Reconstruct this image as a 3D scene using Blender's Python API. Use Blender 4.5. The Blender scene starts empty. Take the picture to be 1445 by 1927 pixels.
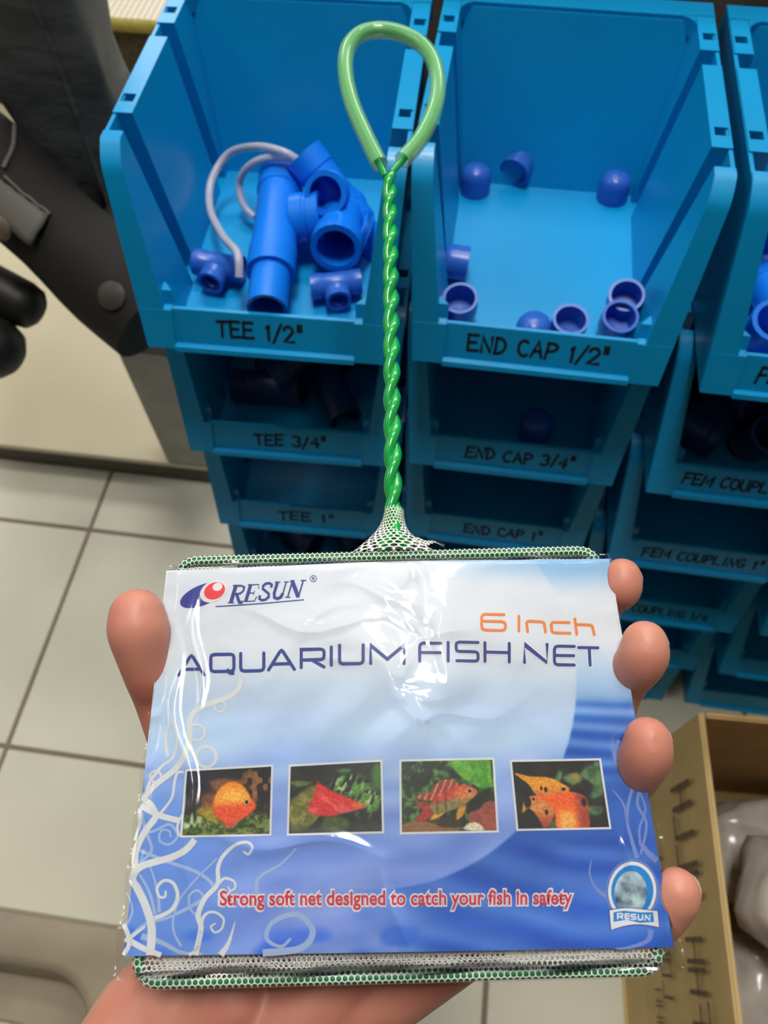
import bpy, bmesh, math, random
import numpy as np
from mathutils import Vector, Matrix, Euler
random.seed(7); rng = np.random.default_rng(7)
scene = bpy.context.scene
COL = scene.collection
# ------------------------------------------------------------------ camera, world, lamps, exposure
FPX = 1409.64                                   # focal length in pixels of a 1445 x 1927 frame
cam_d = bpy.data.cameras.new('camera'); cam = bpy.data.objects.new('camera', cam_d); COL.objects.link(cam)
cam_d.sensor_fit = 'HORIZONTAL'; cam_d.sensor_width = 36.0; cam_d.lens = 36.0 * FPX / 1445.0
Z0 = 0.831                                      # height of the top bins' rims above the floor
cam.location = (0.1536, -0.6004, Z0 + 0.3013)
cam.rotation_euler = (0.52986, 0.00775, 0.13563)
cam_d.clip_start = 0.01
cam_d.dof.use_dof = True; cam_d.dof.focus_distance = 0.262; cam_d.dof.aperture_fstop = 21.0
scene.camera = cam
w = bpy.data.worlds.new('world'); scene.world = w; w.use_nodes = True
w.node_tree.nodes['Background'].inputs[0].default_value = (1.0, 0.97, 0.92, 1)
w.node_tree.nodes['Background'].inputs[1].default_value = 0.012
def lamp(name, loc, sx, sy, power, col=(1, 0.97, 0.92), aim=None):
    d = bpy.data.lights.new(name, 'AREA'); d.shape = 'RECTANGLE'; d.size = sx; d.size_y = sy; d.energy = power; d.color = col
    o = bpy.data.objects.new(name, d); o.location = loc; COL.objects.link(o)
    if aim is not None:
        o.rotation_euler = (Vector(aim) - Vector(loc)).to_track_quat('-Z', 'Y').to_euler()
    return o
lamp('ceiling_lamp_near', (0.12, -0.20, 2.75), 0.30, 0.6, 24)
lamp('ceiling_lamp_front', (0.1, 0.85, 2.75), 1.2, 0.3, 18)
lamp('ceiling_lamp_far', (-0.2, 3.1, 2.75), 3.6, 1.0, 100)
lamp('ceiling_lamp_left', (-1.7, -0.1, 2.75), 0.3, 1.2, 9)
for nm, lc_, a_, b_, pw in (('ceiling_lamp_front_uplight', (0.1, 0.85, 2.78), 1.2, 0.3, 6), ('ceiling_lamp_left_uplight', (-1.7, -0.1, 2.78), 0.3, 1.2, 3)):
    lamp(nm, lc_, a_, b_, pw, aim=(lc_[0], lc_[1], 9))
vs = scene.view_settings
vs.view_transform = 'Standard'; vs.look = 'None'; vs.gamma = 1.0; vs.exposure = 0.12; vs.use_curve_mapping = False
CM = Euler(cam.rotation_euler, 'XYZ').to_matrix(); CP = Vector(cam.location)
def ray(px, py): return CM @ Vector(((px - 722.5) / FPX, -(py - 963.5) / FPX, -1.0))
def at(px, py, z):                              # point seen at a pixel, at a given height above the floor
    r = ray(px, py); t = (z - CP.z) / r.z; return CP + r * t
# ------------------------------------------------------------------ helpers
def lin(c):
    a = np.asarray(c, float) / 255.0
    return np.where(a <= 0.04045, a / 12.92, ((a + 0.055) / 1.055) ** 2.4)
def rgba(c): r = lin(c); return (float(r[0]), float(r[1]), float(r[2]), 1.0)
class MB:
    def __init__(s): s.v = []; s.f = []
    def add(s, vs_, fs_):
        n = len(s.v); s.v += [tuple(x) for x in vs_]; s.f += [tuple(i + n for i in f) for f in fs_]; return s
    def box(s, x0, x1, y0, y1, z0, z1, M=None):
        vs_ = [(x, y, z) for z in (z0, z1) for y in (y0, y1) for x in (x0, x1)]
        if M: vs_ = [M @ Vector(q) for q in vs_]
        return s.add(vs_, [(0, 2, 3, 1), (4, 5, 7, 6), (0, 1, 5, 4), (2, 6, 7, 3), (0, 4, 6, 2), (1, 3, 7, 5)])
    def rings(s, rings, cap0=True, cap1=True, closed=False):
        n = len(rings[0]); vs_ = [q for r in rings for q in r]; fs_ = []
        m = len(rings)
        for i in range(m if closed else m - 1):
            a = i * n; b = ((i + 1) % m) * n
            for j in range(n): fs_.append((a + j, a + (j + 1) % n, b + (j + 1) % n, b + j))
        if not closed:
            if cap0: fs_.append(tuple(range(n))[::-1])
            if cap1: fs_.append(tuple((m - 1) * n + j for j in range(n)))
        return s.add(vs_, fs_)
    def tube(s, pts, rad, seg=12, closed=False, cap=True, flat=None):
        pts = [Vector(q) for q in pts]; m = len(pts); rr = rad if hasattr(rad, '__len__') else [rad] * m
        rings = []; prev = None
        for i in range(m):
            if closed: t = pts[(i + 1) % m] - pts[i - 1]
            else: t = pts[min(i + 1, m - 1)] - pts[max(i - 1, 0)]
            t.normalize()
            if prev is None:
                up = Vector((0, 0, 1)) if abs(t.z) < 0.9 else Vector((1, 0, 0)); a = t.cross(up).normalized()
            else:
                a = (prev - t * prev.dot(t)).normalized()
            prev = a; b = t.cross(a)
            rings.append([pts[i] + (a * math.cos(k) + b * math.sin(k)) * rr[i] for k in (2 * math.pi * j / seg for j in range(seg))])
        return s.rings(rings, cap, cap, closed)
    def lathe(s, prof, M, seg=24):              # prof: (radius, height) closed profile
        rings = [[M @ Vector((r * math.cos(2 * math.pi * j / seg), r * math.sin(2 * math.pi * j / seg), h)) for j in range(seg)] for r, h in prof]
        return s.rings(rings, True, True)
    def build(s, name, mat, parent=None, smooth=35, bevel=0, recalc=True, segs=2):
        me = bpy.data.meshes.new(name)
        if bevel or recalc:
            me.from_pydata(s.v, [], s.f); bm = bmesh.new(); bm.from_mesh(me)
            if recalc: bmesh.ops.recalc_face_normals(bm, faces=bm.faces)
            if bevel:
                es = [e for e in bm.edges if len(e.link_faces) == 2 and e.calc_face_angle(0) > 0.6]
                bmesh.ops.bevel(bm, geom=es, offset=bevel, segments=segs, affect='EDGES', clamp_overlap=True)
            bm.to_mesh(me); bm.free()
        else: me.from_pydata(s.v, [], s.f)
        return link(name, me, mat, parent, smooth)
def link(name, me, mat, parent=None, smooth=35):
    if mat is not None and not me.materials: me.materials.append(mat)
    if smooth:
        me.shade_smooth()
        if smooth < 180: me.set_sharp_from_angle(angle=math.radians(smooth))
    o = bpy.data.objects.new(name, me); COL.objects.link(o)
    if parent: o.parent = parent
    return o
def tag(o, label=None, cat=None, group=None, kind=None):
    if label: o['label'] = label
    if cat: o['category'] = cat
    if group: o['group'] = group
    if kind: o['kind'] = kind
    return o
def empty(name, loc=(0, 0, 0), rz=0):
    o = bpy.data.objects.new(name, None); o.location = loc; o.rotation_euler = (0, 0, rz); o.empty_display_size = 0.02; COL.objects.link(o); return o
def copy_tree(o, parent=None):
    c = o.copy(); COL.objects.link(c)
    if parent: c.parent = parent
    for ch in o.children: copy_tree(ch, c)
    return c
def frame(origin, zdir, xhint=(1, 0, 0)):
    z = Vector(zdir).normalized(); x = Vector(xhint)
    if abs(z.dot(x.normalized())) > 0.95: x = Vector((0, 1, 0))
    y = z.cross(x).normalized(); x = y.cross(z)
    return Matrix.Translation(Vector(origin)) @ Matrix((x, y, z)).transposed().to_4x4()
def catmull(P, n=8, closed=False):
    P = [np.array(q, float) for q in P]; out = []; m = len(P)
    for i in range(m if closed else m - 1):
        g = (lambda k: P[k % m]) if closed else (lambda k: P[min(max(k, 0), m - 1)])
        a, b, c, d = g(i - 1), g(i), g(i + 1), g(i + 2)
        for k in range(n):
            t = k / n
            out.append(0.5 * (2 * b + (c - a) * t + (2 * a - 5 * b + 4 * c - d) * t * t + (3 * b - a - 3 * c + d) * t ** 3))
    if not closed: out.append(P[-1])
    return out
MATS = {}
def mat(name, c, rough=0.5, c2=None, scale=30, bump=0, bscale=60, spec=0.5, metal=0, detail=3, coat=0, trans=0, ior=1.45, alpha=1, sss=0, stretch=None):
    m = bpy.data.materials.new(name); m.use_nodes = True; nt = m.node_tree; b = nt.nodes['Principled BSDF']
    b.inputs['Base Color'].default_value = rgba(c); b.inputs['Roughness'].default_value = rough
    b.inputs['Specular IOR Level'].default_value = spec; b.inputs['Metallic'].default_value = metal; b.inputs['IOR'].default_value = ior
    b.inputs['Coat Weight'].default_value = coat; b.inputs['Transmission Weight'].default_value = trans; b.inputs['Alpha'].default_value = alpha
    if sss: b.inputs['Subsurface Weight'].default_value = sss; b.inputs['Subsurface Radius'].default_value = (0.006, 0.002, 0.001); b.inputs['Subsurface Scale'].default_value = 1.0
    tc = nt.nodes.new('ShaderNodeTexCoord'); src = tc.outputs['Object']
    if stretch:
        mp = nt.nodes.new('ShaderNodeMapping'); mp.inputs['Scale'].default_value = stretch; nt.links.new(src, mp.inputs[0]); src = mp.outputs[0]
    if c2:
        n = nt.nodes.new('ShaderNodeTexNoise'); n.inputs['Scale'].default_value = scale; n.inputs['Detail'].default_value = detail; nt.links.new(src, n.inputs['Vector'])
        r = nt.nodes.new('ShaderNodeValToRGB'); r.color_ramp.elements[0].position = 0.35; r.color_ramp.elements[1].position = 0.65
        r.color_ramp.elements[0].color = rgba(c); r.color_ramp.elements[1].color = rgba(c2)
        nt.links.new(n.outputs['Fac'], r.inputs[0]); nt.links.new(r.outputs[0], b.inputs['Base Color'])
    if bump:
        n = nt.nodes.new('ShaderNodeTexNoise'); n.inputs['Scale'].default_value = bscale; n.inputs['Detail'].default_value = 4; nt.links.new(src, n.inputs['Vector'])
        bp = nt.nodes.new('ShaderNodeBump'); bp.inputs['Strength'].default_value = bump; bp.inputs['Distance'].default_value = 0.002
        nt.links.new(n.outputs['Fac'], bp.inputs['Height']); nt.links.new(bp.outputs[0], b.inputs['Normal'])
    MATS[name] = m; return m
M_bin = mat('bin_blue_plastic', (0, 146, 208), 0.34, (0, 151, 214), 9, 0.05, 400, spec=0.7)
M_binlabel = mat('bin_label_face', (0, 146, 214), 0.42)
M_ink = mat('black_marker_ink', (18, 22, 30), 0.6)
M_pvc = mat('blue_pvc', (10, 118, 232), 0.32, (16, 124, 238), 20)
M_cap = mat('blue_pvc_cap', (38, 92, 190), 0.3, (48, 104, 200), 40)
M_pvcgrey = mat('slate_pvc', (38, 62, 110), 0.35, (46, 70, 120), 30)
M_tubing = mat('clear_tubing', (214, 214, 226), 0.25, trans=0.45)
M_tile = mat('floor_tile', (206, 204, 187), 0.4, (196, 194, 179), 4, 0.03, 30, detail=6)
M_grout = mat('grout', (124, 112, 98), 0.8)
M_cream = mat('cream_sheet', (200, 192, 166), 0.5, (190, 182, 158), 3, detail=5)
M_darkedge = mat('dark_edge', (92, 84, 76), 0.6, (80, 74, 68), 12)
M_post = mat('grey_post', (176, 172, 162), 0.6, (158, 154, 146), 20, 0.1, 120)
M_vinyl = mat('black_wrinkled_vinyl', (92, 94, 97), 0.6, (74, 76, 78), 14, 0.9, 26, stretch=(1, 1, 2.2))
M_pad = mat('black_padding', (24, 22, 21), 0.8, (16, 15, 15), 9, 0.25, 90)
M_piping = mat('grey_piping', (92, 90, 86), 0.6)
M_black = mat('black_rubber', (20, 20, 20), 0.5, (26, 25, 24), 30)
M_stud = mat('worn_tan_stud', (120, 104, 88), 0.5, (70, 60, 52), 60)
M_studd = mat('dark_stud', (58, 52, 48), 0.5, (40, 36, 34), 80)
M_rib = mat('ribbed_white_sheet', (206, 198, 184), 0.6)
M_olive = mat('olive_binding', (150, 138, 60), 0.6, (134, 122, 48), 60)
M_brown = mat('dark_brown_weave', (72, 62, 40), 0.8, (52, 44, 28), 90)
M_tray = mat('beige_tray', (164, 152, 132), 0.42, (150, 138, 120), 12, 0.04, 200)
M_card = mat('cardboard', (204, 176, 122), 0.75, (190, 163, 112), 18, 0.08, 300)
M_cardin = mat('cardboard_inside', (196, 160, 108), 0.8, (180, 146, 96), 18)
M_boxink = mat('box_print', (104, 88, 66), 0.8)
M_bagstuff = mat('plastic_wrap', (206, 198, 188), 0.18, (182, 174, 164), 30, 0.6, 34, trans=0.08)
M_greenwire = mat('green_wire', (0, 150, 62), 0.22, (0, 160, 66), 40, coat=0.5)
M_greenframe = mat('green_frame', (20, 118, 66), 0.4)
M_net = mat('white_netting', (232, 232, 226), 0.6)
M_greyboard = mat('grey_board', (112, 102, 94), 0.8, (96, 88, 82), 25)
M_ceil = mat('ceiling_paint', (232, 230, 224), 0.8, (226, 224, 218), 6)
ce = MB().box(-4, 4, -4, 5, 3.05, 3.1).build('ceiling', M_ceil, smooth=0); tag(ce, 'plain white ceiling above the shop floor', 'ceiling', kind='structure')
M_wall = mat('wall_paint', (176, 172, 164), 0.85, (168, 164, 156), 5)
for nm, q, lb in (('wall_back', (-2.7, 2.55, 4.4, 4.45, 0, 3.05), 'plain grey wall far behind the bins'), ('wall_left', (-2.67, -2.62, -1.9, 4.4, 0, 3.05), 'plain grey wall far to the left'), ('wall_right', (2.46, 2.51, -1.9, 4.4, 0, 3.05), 'plain grey wall far to the right')):
    tag(MB().box(*q).build(nm, M_wall, smooth=0), lb, 'wall', kind='structure')
# ------------------------------------------------------------------ floor of tiles
fl = MB().box(-2.62, 2.46, -1.9, 4.4, -0.03, -0.002).build('floor', M_grout, smooth=0); tag(fl, 'pale square floor tiles with dark grout', 'floor', kind='structure')
TS = 0.3627; tme = None
for i in range(-6, 8):
    for j in range(-5, 12):
        x0 = -0.446 + TS * i; y0 = -0.047 + 0.371 * j
        if tme is None:
            t = MB().box(0.0032, TS - 0.0032, 0.0032, 0.3678, -0.01, 0.0).build('tile', M_tile, fl, smooth=0, bevel=0.0015, segs=1); tme = t.data
        else: t = bpy.data.objects.new('tile', tme); COL.objects.link(t); t.parent = fl
        t.location = (x0, y0, 0)
# ------------------------------------------------------------------ things on the left and behind
pf = empty('low_platform', (-1.0, 0.5, 0)); tag(pf, 'low cream platform with a dark front edge on the tiles left of the bins', 'platform')
MB().box(-0.75, 0.86, -0.43, 1.2, 0.045, 0.056).build('platform_top', M_cream, pf, bevel=0.002)
MB().box(-0.75, 0.86, -0.425, 1.2, 0.0, 0.045).build('front_edge', M_darkedge, pf)
po = empty('upright_post', (-0.272, 0.10, 0.0)); tag(po, 'upright grey post with a wrinkled black cover, behind the left bin stack', 'post')
MB().box(-0.055, 0.055, -0.028, 0.04, 0.056, 0.36).build('post', M_post, po, bevel=0.004)
cv = MB(); rings = []
for k in range(60):
    z = 0.34 + k * 0.022; rr = []
    for j in range(28):
        a = 2 * math.pi * j / 28; c, s_ = math.cos(a), math.sin(a)
        x = 0.060 * math.copysign(abs(c) ** 0.35, c); y = 0.036 * math.copysign(abs(s_) ** 0.35, s_)
        q = 1 + 0.035 * math.sin(k * 0.9 + 3 * a) + 0.03 * math.sin(k * 1.7 - 2 * a) + random.uniform(-0.012, 0.012)
        rr.append((x * q, 0.006 + y * q, z))
    rings.append(rr)
cv.rings(rings).build('black_cover', M_vinyl, po, smooth=180)
MB().tube([(0.022, -0.031 + 0.002 * math.sin(k), 0.34 + k * 0.05) for k in range(26)], 0.003, 8).build('seam', M_vinyl, po)
# padded bar
pb = empty('padded_bar', at(150, 470, Z0 - 0.22)); tag(pb, 'thick black padded bar with stitched seams slanting in front of the covered post', 'padded bar')
A_ = at(-75, 262, Z0 - 0.17) - Vector(pb.location); B_ = at(288, 606, Z0 - 0.27) - Vector(pb.location); A2_ = A_ + (A_ - B_) * 0.5; mid = [A2_.lerp(B_, t) for t in np.linspace(0, 1, 16)]
MB().tube(mid, [0.050 + 0.002 * math.sin(i * 1.1) for i in range(16)], 24).build('sleeve', M_pad, pb, smooth=60)
dirv = (B_ - A_).normalized(); side = Vector((0, 0, 1)).cross(dirv).normalized(); upv = dirv.cross(side)
def onbar(t, ang, r=0.0515): return A_.lerp(B_, t) + (upv * math.cos(ang) - side * math.sin(ang)) * r
_T, _G = np.meshgrid(np.linspace(0, 1, 160), np.linspace(-math.pi, math.pi, 200)); _T = _T.ravel(); _G = _G.ravel()
_PB = np.array([onbar(t, g) for t, g in zip(_T, _G)]); _NB = np.array([upv * math.cos(g) - side * math.sin(g) for g in _G])
_W = _PB + np.array(pb.location) - np.array(CP); _C = _W @ np.array(CM); _X = 722.5 + FPX * _C[:, 0] / -_C[:, 2]; _Y = 963.5 - FPX * _C[:, 1] / -_C[:, 2]; _front = (_NB * _W).sum(1) < 0
def skin_at(px, py, lift=0.0):                   # point of the padded sleeve's surface
    k = int(np.argmin(np.where(_front, (_X - px) ** 2 + (_Y - py) ** 2, 1e12))); return Vector(_PB[k]) + Vector(_NB[k]) * lift
MB().tube([skin_at(*q, 0.001) for q in catmull([(8, 333), (47, 366), (94, 403)], 6)], 0.0016, 8).build('seam', M_piping, pb)
MB().tube([skin_at(*q, 0.001) for q in catmull([(27, 240), (27, 262), (22, 285), (6, 318)], 6)], 0.0022, 8).build('seam', M_piping, pb)
fm = MB(); g = []
for i in range(9):
    for j in range(6):
        a = np.array((0, 338)) + (np.array((92, 408)) - np.array((0, 338))) * i / 8; c = np.array((-8, 400)) + (np.array((66, 462)) - np.array((-8, 400))) * i / 8; q = a + (c - a) * j / 5; g.append(skin_at(q[0], q[1], 0.004 + 0.004 * j / 5))
fm.add(g, [(i * 6 + j, i * 6 + j + 1, (i + 1) * 6 + j + 1, (i + 1) * 6 + j) for i in range(8) for j in range(5)])
fo = fm.build('flap', M_piping, pb, smooth=60); md = fo.modifiers.new('thick', 'SOLIDIFY'); md.thickness = 0.003
sp = skin_at(14, 428, 0.004); MB().lathe([(0.0, 0.0), (0.010, 0.0), (0.012, 0.003), (0.008, 0.006), (0.0, 0.007)], frame(sp, skin_at(14, 428, 1) - skin_at(14, 428, 0))).build('stud', M_stud, pb)
sp = skin_at(210, 556, -0.004); MB().lathe([(0.0, 0.0), (0.012, 0.0), (0.014, 0.004), (0.008, 0.006), (0.0, 0.006)], frame(sp, skin_at(210, 556, 1) - skin_at(210, 556, 0))).build('stud', M_studd, pb)
def wl(p): return p - Vector(pb.location)
br_ = A_.lerp(B_, 0.5); bt_ = Vector((-0.272, 0.075, Z0 - 0.24)) - Vector(pb.location)
MB().tube([br_, br_.lerp(bt_, 0.5), bt_], 0.018, 14).build('clamp', M_black, pb, smooth=60)
ga = wl(at(-150, 470, Z0 - 0.25)); gj = A2_; gb = wl(at(78, 590, Z0 - 0.30))
MB().tube([ga.lerp(gb, t) for t in (0, 0.5, 0.85, 0.94, 0.985, 1.0)], [0.026, 0.026, 0.026, 0.023, 0.015, 0.004], 20).tube([gj, gj.lerp(ga, 0.6), ga], 0.02, 16).build('grip', M_black, pb, smooth=60)
ga = wl(at(-170, 560, Z0 - 0.28)); gb = wl(at(32, 680, Z0 - 0.32))
MB().tube([ga.lerp(gb, t) for t in (0, 0.5, 0.8, 0.92, 0.985, 1.0)], [0.034, 0.034, 0.034, 0.029, 0.018, 0.004], 20).tube([gj, gj.lerp(ga, 0.6), ga], 0.02, 16).build('grip', M_black, pb, smooth=60)
# ribbed basket far left
bk = empty('storage_basket', (-1.0, 1.05, 0.056)); tag(bk, 'dark brown basket with a ribbed white cover and olive rim, far left', 'basket')
MB().box(-0.5, 0.75, 0.004, 0.7, 0, 0.205).build('body', M_brown, bk)
rb = MB()
for k in range(90): x = -0.5 + k * 0.0139; rb.box(x, x + 0.0115, 0.01, 0.7, 0.205, 0.212)
rb.box(-0.5, 0.75, 0.01, 0.7, 0.203, 0.208); rb.build('ribbed_cover', M_rib, bk)
MB().tube([(-0.5, 0, 0.207), (0.75, 0, 0.207)], 0.013, 12).build('rim', M_olive, bk)
nb = MB()
for k in range(60): x = -0.5 + k * 0.011; nb.box(x, x + 0.004, -0.003, 0.004, 0.135 + 0.02 * math.sin(k * 0.2), 0.196)
nb.build('frayed_band', M_rib, bk)
# beige tray bottom left
tr = empty('beige_tray', (-0.33, -0.62, 0.0)); tag(tr, 'beige plastic box with a rounded recess in its top, lower left corner', 'box')
h = 0.18; hx0, hx1, hy0, hy1 = -0.36, 0.30, -0.44, 0.0
def rrect(x0, x1, y0, y1, r, z, n=8):
    out = []
    for cx, cy, a0 in ((x1 - r, y1 - r, 0), (x0 + r, y1 - r, 90), (x0 + r, y0 + r, 180), (x1 - r, y0 + r, 270)):
        for k in range(n + 1):
            a = math.radians(a0 + 90 * k / n); out.append((cx + r * math.cos(a), cy + r * math.sin(a), z))
    return out
_q = at(165, 1927, 0.18) - Vector(tr.location); _p = at(40, 1822, 0.18) - Vector(tr.location); wx0, wx1, wy0, wy1 = -0.34, _q.x, -0.42, _p.y
rg = [rrect(hx0, hx1, hy0, hy1, 0.02, 0), rrect(hx0, hx1, hy0, hy1, 0.02, h - 0.006), rrect(hx0 + 0.002, hx1 - 0.002, hy0 + 0.002, hy1 - 0.002, 0.02, h - 0.001), rrect(hx0 + 0.006, hx1 - 0.006, hy0 + 0.006, hy1 - 0.006, 0.018, h),
      rrect(wx0 - 0.012, wx1 + 0.012, wy0 - 0.012, wy1 + 0.012, 0.07, h), rrect(wx0 - 0.004, wx1 + 0.004, wy0 - 0.004, wy1 + 0.004, 0.066, h - 0.004), rrect(wx0, wx1, wy0, wy1, 0.062, h - 0.012), rrect(wx0 + 0.012, wx1 - 0.012, wy0 + 0.012, wy1 - 0.012, 0.055, h - 0.07)]
MB().rings(rg).build('body', M_tray, tr, smooth=50)
MB().rings([rrect(wx0 + 0.03, wx1 - 0.055, wy0 + 0.03, wy1 - 0.055, 0.05, h - 0.07), rrect(wx0 + 0.03, wx1 - 0.055, wy0 + 0.03, wy1 - 0.055, 0.05, h - 0.045), rrect(wx0 + 0.04, wx1 - 0.065, wy0 + 0.04, wy1 - 0.065, 0.045, h - 0.038)]).build('raised_pad', M_cream, tr, smooth=50)
# board behind the bins
bd = MB().box(-0.05, 0.9, 0.10, 0.115, 0.0, 1.0).build('partition_board', M_greyboard, bevel=0.002); tag(bd, 'rough grey-brown board standing behind the bin stacks', 'board')
# ------------------------------------------------------------------ stacking bins
SP = 0.1393; HB = SP                             # stack pitch, body height
ZF_ = -0.1306; ZL = -0.1045; ZB = -0.1346
def xi(z): return 0.0890 - 0.0145 * (-z / 0.1306)
def xo(z): return 0.1030 - 0.0105 * (-z / 0.1346)
def yfr(z):                                      # front edge of the side walls, rounded at the top
    y = -0.172 + 0.05 / 0.1346 * z
    if z > -0.016: t = (z + 0.016) / 0.016; y += 0.010 * t ** 2.2
    return y
def off(v): return [(x, y, z + HB) for x, y, z in v]
def bin_body():
    m = MB()
    def loft(zs, fx0, fx1, fy0, fy1, s, hole=None):
        rs = []
        for z in zs: rs.append(off([(s * fx0(z), fy0(z), z), (s * fx1(z), fy0(z), z), (s * fx1(z), fy1(z), z), (s * fx0(z), fy1(z), z)]))
        if hole is None: m.rings(rs); return
        m.rings(rs, cap0=False)                  # open top, closed by a plate with a square hole
        hy, hs = hole; hx = 0.0965
        X = [fx0(0), hx - hs, hx + hs, fx1(0)]; Y = [fy0(0), hy - hs, hy + hs, fy1(0)]
        vs_ = off([(s * x, y, 0) for y in Y for x in X]); fs_ = [(j * 4 + i, j * 4 + i + 1, j * 4 + i + 5, j * 4 + i + 4) for j in range(3) for i in range(3) if not (i == 1 and j == 1)]
        m.add(vs_, fs_)
        well = [[(s * x, y, z) for x, y in ((X[1], Y[1]), (X[2], Y[1]), (X[2], Y[2]), (X[1], Y[2]))] for z in (0, -0.06)]
        m.rings([off(q) for q in well], cap0=False)
    zs2 = [0, -0.0346, -0.0846, ZB]
    c = lambda v: (lambda z: v)
    for s in (-1, 1):
        loft([0, ZB], xi, lambda z: xo(z) - 0.0004, c(-0.0185), lambda z: 0.0275 + 0.0365 * (z / 0.1306) + 0.002, s, (0.0, 0.0046))
        loft([0, ZB], xi, lambda z: xo(z) - 0.0004, c(-0.134), c(-0.038), s, (-0.1164, 0.0046))
        zz = [0, -0.002, -0.005, -0.009, -0.013, -0.017, -0.06, -0.1, ZB]
        loft(zz, lambda z: xi(z) - (0.003 * max(0, -z / 0.13)), lambda z: xo(z) - 0.0002, yfr, c(-0.154), s)
        # thin outer skin, slightly lower than the rim, closes the divider slots
        sk = [-0.0012, -0.017, -0.06, ZB]
        rs = [off([(s * (xo(z) - 0.0028), yfr(z) + 0.0004, z), (s * xo(z), yfr(z) + 0.0004, z), (s * xo(z), 0.049 + 0.03 * z / 0.13, z), (s * (xo(z) - 0.0028), 0.049 + 0.03 * z / 0.13, z)]) for z in sk]
        m.rings(rs)
        # lip end gusset
        rs = [off([(s * 0.069, -0.2045 + (z - ZL) * 0.37, z), (s * 0.080, -0.2045 + (z - ZL) * 0.37, z), (s * 0.080, -0.190, z), (s * (0.069 + k), -0.190, z)]) for z, k in ((ZL + 0.010, 0.009), (ZL, 0.0), (ZF_, 0.0))]
        m.rings(rs)
    # back wall with rim
    rs = [off([(-xi(z) - 0.004, 0.0275 + 0.0365 * (z / 0.1306), z), (xi(z) + 0.004, 0.0275 + 0.0365 * (z / 0.1306), z), (xi(z) + 0.004, 0.0275 + 0.0365 * (z / 0.1306) + t, z), (-xi(z) - 0.004, 0.0275 + 0.0365 * (z / 0.1306) + t, z)]) for z, t in ((-0.003, 0.004), (ZB, 0.003))]
    m.rings(rs)
    m.rings([off([(-0.103, 0.0275, z), (0.103, 0.0275, z), (0.103, 0.049, z), (-0.103, 0.049, z)]) for z in (0, -0.004)])
    m.rings([off([(-0.103, 0.046, z), (0.103, 0.046, z), (0.103, 0.049, z), (-0.103, 0.049, z)]) for z in (-0.001, -0.022)])
    # rounded inner corners of the rim
    for s in (-1, 1):
        m.rings([off([(s * 0.0885, 0.029, z), (s * 0.0885, 0.015, z)] + [(s * (0.0885 - 0.012 + 0.012 * math.cos(a)), 0.0155 + 0.012 * math.sin(a), z) for a in (0.3, 0.8, 1.3)] + [(s * 0.0765, 0.029, z)]) for z in (0, -0.012)])
    # floor, feet
    m.rings([off([(-0.082, -0.216, z), (0.082, -0.216, z), (0.082, 0.0, z), (-0.082, 0.0, z)]) for z in (ZF_, ZB)])
    for s in (-1, 1): m.rings([off([(s * 0.074, -0.20, z), (s * 0.081, -0.20, z), (s * 0.081, -0.01, z), (s * 0.074, -0.01, z)]) for z in (ZB + 0.001, -0.1391)])
    # front lip: side blocks are the wall ends; recessed middle with a ledge below
    k = 0.37
    def fy(z): return -0.172 + k * z
    m.rings([off([(-0.070, fy(z) + 0.0015, z), (0.070, fy(z) + 0.0015, z), (0.070, fy(z) + t, z), (-0.070, fy(z) + t, z)]) for z, t in ((ZL, 0.0045), (ZB, 0.008))])
    m.rings([off([(-0.0695, fy(z) - 0.003, z), (0.0695, fy(z) - 0.003, z), (0.0695, fy(z) + 0.003, z), (-0.0695, fy(z) + 0.003, z)]) for z in (-0.1305, -0.1345)])
    for s in (-1, 1):
        m.rings([off([(s * 0.0690, fy(z) - 0.0004, z), (s * (xo(z) - 0.0008), fy(z) - 0.0004, z), (s * (xo(z) - 0.0008), fy(z) + 0.006, z), (s * 0.0690, fy(z) + 0.006, z)]) for z in (ZL, ZB)])
    return m
BODY = bin_body().build('body', M_bin, None, smooth=40, bevel=0.0009, segs=2)
BODY_ME = BODY.data; bpy.data.objects.remove(BODY)
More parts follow.
